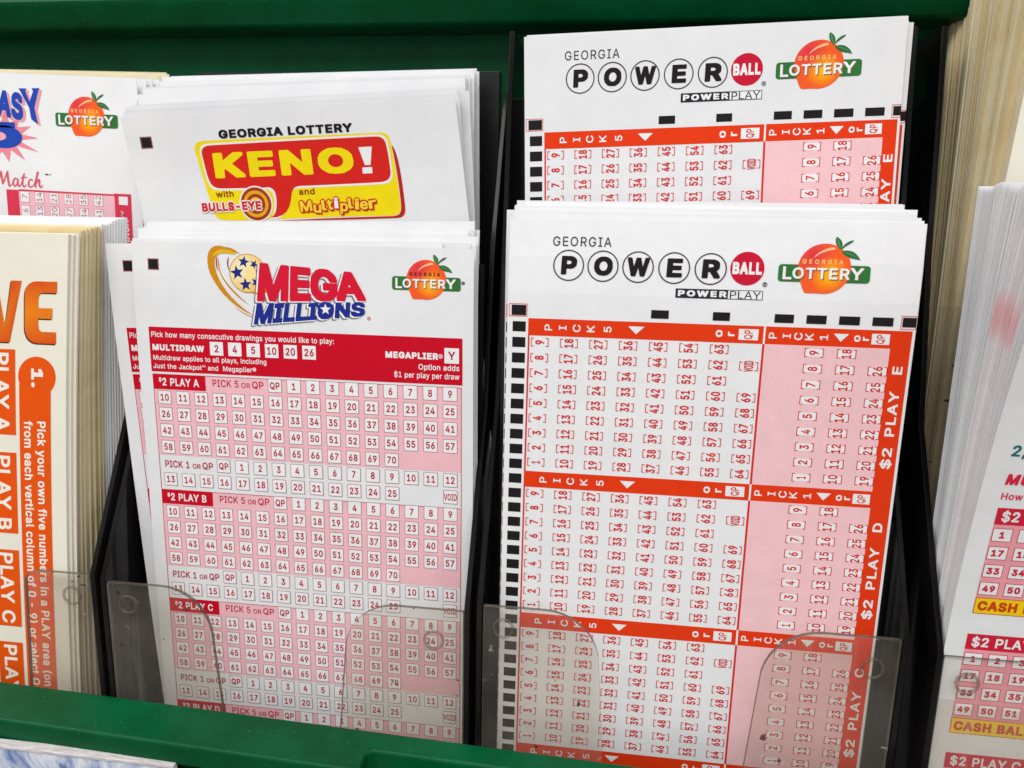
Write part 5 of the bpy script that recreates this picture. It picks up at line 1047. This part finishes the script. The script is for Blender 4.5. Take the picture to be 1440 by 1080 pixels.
# ------------------------------------------------------------------ slip with yellow bars (only its left edge is in the photo)
def yellow_bar_slip(S, top):
    Z = lambda z: z - top                               # measured as heights in the rack frame
    TE = lin(40, 110, 110)
    S.part('printed_heading')
    S.text('T', 4.7, Z(-35.0), 2.2, TE, 2, 'B')
    S.text('2,', 3.6, Z(-39.0), 2.3, TE, 2, 'B')
    S.text('MU', 3.9, Z(-45.0), 2.3, lin(222, 40, 70), 2, 'H', shear=.12)
    S.text('How', 3.9, Z(-48.2), 1.5, lin(222, 60, 84), 2, 'B', fit=3.9)
    for k, ch in enumerate('ABCD'):
        S.part('play_panel')
        t = Z(-50.0) - 28.9 * k
        S.rect(3.9, t - 3.7, 60, t, lin(212, 36, 62), 1)
        S.text('$2 PLAY ' + ch, 5.0, t - 2.95, 2.2, WHITE, 2, 'B', fit=14.2)
        S.rect(3.9, t - 20.3, 60, t - 3.7, lin(242, 160, 170), 1)
        S.rect(3.9, t - 24.1, 60, t - 20.3, lin(196, 60, 40), 1)
        S.rect(4.05, t - 23.95, 60, t - 20.45, lin(248, 208, 24), 2)
        S.text('CASH BALL', 4.6, t - 23.3, 2.2, lin(206, 70, 20), 3, 'H', fit=15.4)
        for r in range(4):
            for c in range(10):
                v = 16 * r + c + 1
                u, w = 5.9 + 4.75 * c, t - 5.95 - 4.08 * r
                S.rect(u - 1.85, w - 1.5, u + 1.85, w + 1.5, lin(196, 60, 76), 2)
                S.rect(u - 1.7, w - 1.35, u + 1.7, w + 1.35, WHITE, 3)
                S.text(str(v), u, w - .75, 1.5, lin(206, 44, 70), 4, 'H', al='c')
# ------------------------------------------------------------------ rack and pockets
def mesh_obj(name, bm, mat, parent=None, bevel=0, smooth=False):
    bmesh.ops.recalc_face_normals(bm, faces=bm.faces)
    me = bpy.data.meshes.new(name)
    bm.to_mesh(me); bm.free()
    for mm_ in (mat if isinstance(mat, (list, tuple)) else [mat]): me.materials.append(MATS[mm_])
    o = bpy.data.objects.new(name, me)
    COL.objects.link(o)
    if parent:
        o.parent = parent
        o.matrix_parent_inverse = parent.matrix_world.inverted()
    if smooth:
        for p in me.polygons: p.use_smooth = True
    if bevel:
        md = o.modifiers.new('bevel', 'BEVEL'); md.width = bevel * MM; md.segments = 3; md.limit_method = 'ANGLE'; md.angle_limit = math.radians(40)
        for p in me.polygons: p.use_smooth = True
        wn = o.modifiers.new('wn', 'WEIGHTED_NORMAL')
    return o
def empty(name, loc, label, cat, group=None):
    o = bpy.data.objects.new(name, None); o.empty_display_size = .02
    COL.objects.link(o); o.location = loc
    bpy.context.view_layer.update()
    o['label'] = label; o['category'] = cat
    if group: o['group'] = group
    return o
def box_bm(x0, y0, z0, x1, y1, z1):
    bm = bmesh.new()
    v = [bm.verts.new(W3(x, y, z)) for x in (x0, x1) for y in (y0, y1) for z in (z0, z1)]
    for f in ((0, 1, 3, 2), (4, 6, 7, 5), (0, 4, 5, 1), (2, 3, 7, 6), (0, 2, 6, 4), (1, 5, 7, 3)): bm.faces.new([v[i] for i in f])
    return bm
def prism_bm(P, lo, hi, axis):
    """closed outline extruded: axis z: P=(x,y) ; axis x: P=(y,z) ; axis y: P=(x,z); lo/hi may be functions of the point"""
    f = lambda q, t: {'z': (q[0], q[1], t), 'x': (t, q[0], q[1]), 'y': (q[0], t, q[1])}[axis]
    g = lambda h, q: h(*q) if callable(h) else h
    bm = bmesh.new()
    a = [bm.verts.new(W3(*f(q, g(lo, q)))) for q in P]; b = [bm.verts.new(W3(*f(q, g(hi, q)))) for q in P]
    n = len(P)
    bm.faces.new(a[::-1]); bm.faces.new(b)
    for i in range(n): bm.faces.new((a[i], a[(i + 1) % n], b[(i + 1) % n], b[i]))
    return bm

ct = mesh_obj('counter_top', box_bm(-900, -700, -245, 900, 500, -206), 'counter_laminate'); ct['kind'] = 'structure'

rack = empty('display_rack', W3(0, 20, -205), 'green plastic display rack holding all the slip pockets', 'display rack')
XL, XR = -228, 182
mesh_obj('back_panel', box_bm(XL, 52, -205, XR, 56, 52.5), 'green_plastic', rack)
rim = [(43.0, 52.6), (39.8, 57.6), (39.4, 59.0), (39.8, 60.2), (42, 61.4), (60, 62.4), (60, 52.6)]
rim_prof = rim
bm = bmesh.new()
mesh_obj('rear_rim', prism_bm(rim_prof, XL - 4, XR + 4, 'x'), 'green_plastic', rack, 1.2); bm.free()
yb = lambda x: -8.0 - (x + 145) * .04
LP = [(XL, yb(XL)), (XR, yb(XR)), (XR, yb(XR) - 6)]
nx_ = -48.5
for i in range(6):                                      # rounded inner corner of the finger notch
    a = math.radians(90 + 90 * i / 5)
    LP.append((nx_ + 1.6 + 1.6 * math.cos(a), yb(nx_) - 7.6 + 1.6 * math.sin(a)))
LP += [(nx_, yb(nx_) - 10.8), (nx_ - .4, yb(nx_) - 11.6), (nx_ - 1.4, yb(nx_) - 12.0), (XL, yb(XL) - 12)]
mesh_obj('front_lip', prism_bm(LP, -119.4, lambda x, y: -112.7 + (y - yb(x)) * .09, 'z'), 'green_plastic', rack, .9)
mesh_obj('lip_ledge', box_bm(nx_ + 2, -34, -128, XR, -26.5, -122), 'green_plastic', rack, .8)
mesh_obj('front_panel', box_bm(XL, -6.2 - 2, -205, XR, -6.6, -119.6), 'green_plastic', rack)
mesh_obj('floor_panel', box_bm(XL, -6.5, -205, XR, 51.8, -202), 'green_plastic', rack)
for a, b in ((XL - 4, XL - .2), (XR + .2, XR + 4)):
    mesh_obj('side_panel', box_bm(a, -6, -205, b, 51.8, 51), 'green_plastic', rack, 1)

bumper_xy = {}
def pocket(x0, x1, label, yf=-6.0, tab_l=30, tab_r=30, bumpers=(), wl=0, wr=0, top=-84.2, rim_l=None, divider_top=(31, 48), back_top=38.5, bx=None, rl=12.5, step_top=-7, step_mat='black_plastic'):
    root = empty('slip_pocket', W3((x0 + x1) / 2, 15, -201.5), label, 'acrylic pocket', 'acrylic pockets side by side in the rack')
    z0 = -201
    # front panel with its U-shaped finger cut-out; both tabs are rounded where they meet the cut
    def tab(w, left):
        e = x0 if left else x1
        s_ = 1 if left else -1
        e += s_ * 1.5
        P = [(e, top)]
        w -= 1.5
        xs = e + s_ * w
        r = rl
        if w > r:
            for i in range(9):
                a = math.radians(90 - 80 * i / 8)
                P.append((xs - s_ * r - s_ * 1.2 + s_ * (r) * math.cos(a), top - r + r * math.sin(a)))
            P.append((xs + s_ * 0.9, -122))
        return P
    Lp = tab(tab_l, True); Rp = tab(tab_r, False)
    if tab_l == 0 or tab_r == 0:
        P = [(x0 + 1.5, z0), (x1 - 1.5, z0), (x1 - 1.5, top), (x0 + 1.5, top)]
    else:
        cxm = (Lp[-1][0] + Rp[-1][0]) / 2; hw = (Rp[-1][0] - Lp[-1][0]) / 2
        U = [(cxm - hw * math.cos(math.radians(180 * i / 12)), -130 - 12 * math.sin(math.radians(180 * i / 12))) for i in range(13)]
        P = [(x0 + 1.5, z0), (x1 - 1.5, z0)] + Rp + U[::-1] + Lp[::-1]
    fp = prism_bm(P, yf, yf + 1.3, 'y')
    o = mesh_obj('front_panel', fp, ['clear_acrylic', 'acrylic_edge'], root, .22)
    for p in o.data.polygons:
        if abs(p.normal.y) < .5: p.material_index = 1
    for bx_, bz_ in bumpers:
        bmb = bmesh.new()
        n = 26; k = 8; R, r = 2.2, .34
        vs_ = [[bmb.verts.new(W3(bx_ + (R + r * math.cos(2 * math.pi * j / k)) * math.cos(2 * math.pi * i / n) * (1 + .05 * math.sin(3 * i)), yf - .02 + r * math.sin(2 * math.pi * j / k), bz_ + (R + r * math.cos(2 * math.pi * j / k)) * math.sin(2 * math.pi * i / n)))
                for j in range(k)] for i in range(n)]
        for i in range(n):
            for j in range(k):
                bmb.faces.new((vs_[i][j], vs_[(i + 1) % n][j], vs_[(i + 1) % n][(j + 1) % k], vs_[i][(j + 1) % k]))
        mesh_obj('bumper_ring', bmb, 'bumper_acrylic', o, 0, True)
    # side walls, their front edge sloping back to the rear tier
    for e, s_, dt in ((x0, 1, wl), (x1, -1, wr)):
        if dt == 0: prof = [(yf - .1, z0), (yf - .1, top + .6), (16, -41), (24, -2), (divider_top[0], divider_top[1]), (50, divider_top[1]), (50, z0)]
        else: prof = [(yf - .1, z0), (yf - .1, top + .6), (16, -41), (17, -34), (50, -34), (50, z0)]
        a, b = (e, e + 1.3) if s_ > 0 else (e - 1.3, e)
        o = mesh_obj('side_wall', prism_bm(prof, a, b, 'x'), ['smoked_acrylic', 'acrylic_edge'], root, .25)
        me = o.data
        for p in me.polygons:
            if abs(p.normal.x) < .5: p.material_index = 0
    mesh_obj('step_panel', box_bm(x0 + 1.4, 16.0, z0, x1 - 1.4, 16.9, step_top), step_mat, root)
    bl, br = bx or (x0 + .2, x1 - .2)
    mesh_obj('backing_panel', box_bm(bl, 50.3, z0, br, 51.6, back_top), 'black_plastic', root, .3)
    return root
pocket(-216, -121.0, 'acrylic pocket at the far left holding the cream slips with orange lettering', yf=-5.0, tab_l=20, tab_r=20.5, rl=3.5, bumpers=[(-127.6, -89.4)], wr=1, wl=1, top=-83.7, back_top=30)
pocket(-119.0, -28.0, 'acrylic pocket with rounded front tabs holding the crimson boxed number slips', tab_l=29.2, tab_r=31.0, bumpers=[(-112.1, -89.9), (-36.3, -92.1)], wl=1, top=-84.6, back_top=43, divider_top=(42, 36), bx=(-118, -31.4))
pocket(-26.4, 66.6, 'acrylic pocket with rounded front tabs holding the orange-red grid slips', tab_l=29.3, tab_r=31, bumpers=[(-20.2, -87.7), (59.8, -89.6)], top=-82.6, back_top=36)
pocket(71.6, 166, 'acrylic pocket at the far right holding the slips with yellow bars', yf=-7.6, tab_l=0, tab_r=0, bumpers=[(78.2, -90.2)], top=-84.4, back_top=36, step_top=-13.5, step_mat='clear_acrylic')

# printed card leaning on the front of the rack, under the lip
card = empty('patterned_card', W3(-170, -24, -205), 'blue and white patterned card with a raw wooden edge under the green lip', 'card')
mesh_obj('card_face', box_bm(-226, -23.0, -204.8, -92, -21.8, -119.4), 'blue_pattern_card', card)
mesh_obj('wooden_edge', box_bm(-226, -23.2, -119.35, -92, -20.7, -118.5), 'raw_wood_edge', card, .2)

# ------------------------------------------------------------------ packs of unprinted-looking sheets behind the front slips
def pack(n, mk, mat, label, group, t=.16, jx=.5, jz=.5, jr=.35, variants=3, cat='lottery slip', name='playslip'):
    """mk(k, f) -> Sheet for sheet k of n (k = 0 nearest the viewer); each is an object of its own"""
    meshes = []
    for k in range(n):
        f = k / max(1, n - 1)
        S = mk(k, f)
        me = S.body_mesh('sheet', mat if isinstance(mat, str) else mat(k), t, 2, 22)
        o = bpy.data.objects.new(name, me)
        COL.objects.link(o)
        j = Matrix.Translation(Vector((random.uniform(-jx, jx) * MM, 0, random.uniform(-jz, jz) * MM))) @ S.mat @ Matrix.Rotation(math.radians(random.uniform(-jr, jr)), 4, 'Y')
        o.matrix_world = j
        o['label'] = label; o['category'] = cat; o['group'] = group

# --- right pocket, front tier: orange-red grid slips
bend = lambda d: 1.6 * max(0, 1 - d / 22.0) ** 2 + .22 * math.sin(d / 21.0)
S = Sheet(83.7, 202, -21.4, 3.4, 0, 0, bend, lambda d: -.004 * d)
grid_slip(S, 21.0, 'EDCB')
S.build('white slip with orange-red number grid, frontmost in the lower right pack')
S = Sheet(83.7, 202, -21.85, 3.1, .75, .1, bend, lambda d: -.004 * d)
S.part('timing_track')
S.frame(.05, -20.65, 4.3, -17.9, .12, RED, 1)
for i in range(40): S.rect(.08, -22.85 - 1.1 - 3.44 * i, 3, -22.85 + 1.1 - 3.44 * i, INK, 1)
S.build('slip whose black dashes peek out left of the lower orange-red grid slip')
pack(17, lambda k, f: Sheet(83.2, 202.5, -21.2 + .45 * math.sin(k * 1.7), 4.0 + 3.6 * f, 1.5 + .66 * k, .2 * math.sin(k), bend), 'white_paper',
     'white slip stacked behind the two front orange-red grid slips', 'white slips behind the lower orange-red grid slip')

# --- right pocket, rear tier
S = Sheet(82.6, 203, -21.7, 44.2, 21, 2.3, lambda d: -.0004 * d * d, lambda d: -.008 * d)
grid_slip(S, 21.0, 'E')
S.build('white slip with orange-red number grid, standing higher in the rear row')
S = Sheet(82.6, 203, -20.2, 43.6, 21.9, 2.0, lambda d: -.0004 * d * d, lambda d: -.008 * d)
S.part('timing_track')
S.rect(80.2, -20.2, S.W - .02, -18.2, INK, 2); S.frame(79.9, -20.7, S.W - .01, -17.9, .12, RED, 1)
S.rect(79.2, -60, S.W - .5, -21.0, RED, 1)
S.build('slip peeking out at the right edge of the rear orange-red grid slip')
pack(8, lambda k, f: Sheet(82.6, 203, -20.9 + .5 * math.sin(k * 2.1), 44.6 + .5 * f, 22.8 + .7 * k, 2.1, lambda d: -.0004 * d * d), 'white_paper',
     'white slip stacked behind the rear orange-red grid slips', 'white slips behind the rear orange-red grid slip')

# --- middle pocket, front tier: crimson slips
mb = lambda d: 1.0 * max(0, 1 - d / 30.0) ** 2 + .25 * math.sin(d / 24.0 + 1)
S = Sheet(82.3, 196, -112.4, -3.3, 5.3, 0, mb, lambda d: .0095 * min(d, 60))
crimson_slip(S)
S.build('white slip with crimson header and boxed numbers, frontmost in its pack')
S = Sheet(82.3, 198, -119.9, -4.1, 6.5, 1.5, mb, lambda d: .03 * d)
crimson_slip(S, 'ABC', True)
S.build('crimson boxed number slip tilted and half hidden behind the front crimson slip')
pack(13, lambda k, f: Sheet(82.0, 197, -113.2 - .3 * f + .4 * math.sin(k * 2.3), -2.3 + 3.2 * f + .5 * math.sin(k * 1.3), 7.1 + .62 * k, .4 + .6 * math.sin(k * 1.9), mb), 'white_paper',
     'white slip stacked behind the two crimson boxed number slips', 'white slips behind the crimson slips')

# --- middle pocket, rear tier: keno
kb = lambda d: -4.0 * max(0, 1 - d / 60.0) ** 2
S = Sheet(83.0, 190, -119.6, 26.0, 20.6, 3.0, kb, lambda d: .058 * d)
S.flat_print = True
keno_slip(S)
S.build('white slip with yellow and red speech bubble logo, frontmost in the rear row')
pack(5, lambda k, f: Sheet(83, 190, -119.4 + .5 * k, 27.0 + .7 * k, 21.4 + .7 * k, 2.9 - .12 * k, kb), 'white_paper',
     'white slip just behind the slip with the speech bubble logo', 'white slips behind the speech bubble slip')
pack(3, lambda k, f: Sheet(83, 192, -120.0 + .6 * k, 33.2 + .6 * k, 27.0 + .9 * k, 1.6, lambda d: .5 * kb(d)), 'white_paper',
     'middle white slip of the taller ones behind the speech bubble slip', 'taller white slips in the middle of the rear row', jr=.2)
pack(9, lambda k, f: Sheet(83.4, 194, -120.2 + .2 * k, 37.4 + 2.0 * f, 32 + .9 * k, .9), 'white_paper',
     'tallest white slip at the back of the speech bubble pack', 'tallest white slips at the back of the speech bubble pack', jr=.15)

# --- left pocket, rear tier: blue lettered slip
fb = lambda d: 0.0
W_ = 82.0
th = math.radians(-2.5)
tl = lambda x, z, w, r: (x - w * math.cos(math.radians(r)), z - w * math.sin(math.radians(r)))
x_, z_ = tl(-120.6, 36.7, W_, -2.0)
S = Sheet(W_, 200, x_, z_, 26, -2.0)
blue_slip(S)
S.build('white slip with blue lettering and a peach emblem in the left rear pack')
x_, z_ = tl(-117.9, 34.0, W_, -1.0)
S = Sheet(W_, 196, x_, z_, 27.0, -3.2)
S.part('play_panel'); S.rect(40, -60, W_ - .6, -27, lin(204, 34, 60), 1)
S.build('white slip with a crimson border, showing only a sliver behind the blue lettered slip')
pack(3, lambda k, f: Sheet(W_, 200, *tl(-120.3 + 1.2 * k, 36.8 + .3 * k, W_, -2.2), 28.0 + 1.0 * k, -2.2), 'white_paper',
     'white slip directly behind the blue lettered slip', 'white slips behind the blue lettered slip')
pack(7, lambda k, f: Sheet(W_, 202, *tl(-120.4 - .5 * k, 38.6 + .5 * k, W_, -1.6), 34.0 + 2.0 * k, -1.6), 'cream_paper',
     'yellowed slip at the back of the blue lettered pack', 'yellowed slips behind the blue lettered slip')

# --- left pocket, front tier: cream slips with orange letters
vx = lambda d: -.132 * d + .0003 * d * d
x_, z_ = tl(-122.6, -2.0, 82, 0)
S = Sheet(82, 196, x_, z_, -1.0, 0, None, vx)
orange_slip(S)
S.build('cream slip with orange lettering and bands, frontmost at the left', mat='cream_card', t=.6)
pack(2, lambda k, f: Sheet(82, 196.5, *tl(-122.0 + .9 * k, -1.9 + .2 * k, 82, 0), -.3 + .6 * k, 0, None, lambda d: vx(d) * .99), 'cream_card',
     'pale cream slip right behind the orange lettered slip', 'pale cream slips behind the orange lettered slip', t=.57, jx=.2, jz=.2, jr=.1)
pack(20, lambda k, f: Sheet(82, 197, *tl(-121.4 + .3 * math.sin(k * 1.7) - .9 * f, -1.2 + 1.2 * f, 82, 0), 1.6 + .44 * k, 0, None, lambda d: vx(d) * (.95 - .2 * f)), lambda k: 'cream_paper' if k % 3 else 'tan_paper',
     'yellowed slip stacked in the orange lettered pack', 'yellowed slips of the orange lettered pack', t=.42, jx=.12, jz=.3, jr=.03)
pack(10, lambda k, f: Sheet(82, 197, *tl(-122.6 + .4 * k, .3 + .2 * k, 82, 0), 10.6 + .5 * k, 0, None, lambda d: vx(d) * .72), 'white_paper',
     'white slip at the back of the orange lettered pack', 'white slips at the back of the orange lettered pack', t=.47, jx=.14, jz=.35, jr=.03)

# --- right end, front tier: slips with yellow bars, leaning out of the pocket
TOPR = 12.0
def rprof(a, top=TOPR):
    return lambda d: -a * max(0, (top - d) + 111) ** 2
S = Sheet(82, 207, 73, TOPR, -5.9, 0, rprof(.00147))
yellow_bar_slip(S, TOPR)
S.build('white slip with crimson number boxes and yellow bars at the right edge')
rtop = lambda k, f: TOPR - .6 - 3.0 * (1 - f) ** 2 + .5 * math.sin(k * .3)
pack(64, lambda k, f: Sheet(82, 207, 73.6 + .35 * math.sin(k * .37), rtop(k, f), -5.5 + .185 * k, 0, rprof(.00147 - .00150 * f, rtop(k, f))), lambda k: 'marked_paper' if 10 < k < 34 else 'white_paper',
     'white slip stacked behind the slip with yellow bars', 'white slips behind the slip with yellow bars', jx=.18, jz=.14, jr=.03, t=.175)

# --- right end, rear tier: yellowed pack leaning forward
TOPC = 74
def cprof(a):
    return lambda d: a * max(0, (TOPC - d) + 22) ** 1.2
pack(84, lambda k, f: Sheet(82, 235, 80.6 + .5 * math.sin(k * .31), TOPC + .8 * math.sin(k), 16 + 28 * f + .04 * math.sin(k * 1.3), 0, cprof(-.055 + .10 * f)), lambda k: 'cream_card' if k == 0 else ('cream_paper' if (k // 4) % 3 == 1 or k % 7 == 2 else 'tan_paper'),
     'yellowed slip of the tall pack at the right end of the rear row', 'yellowed slips of the tall pack at the right end', t=.27, jx=.16, jz=.5, jr=.03)
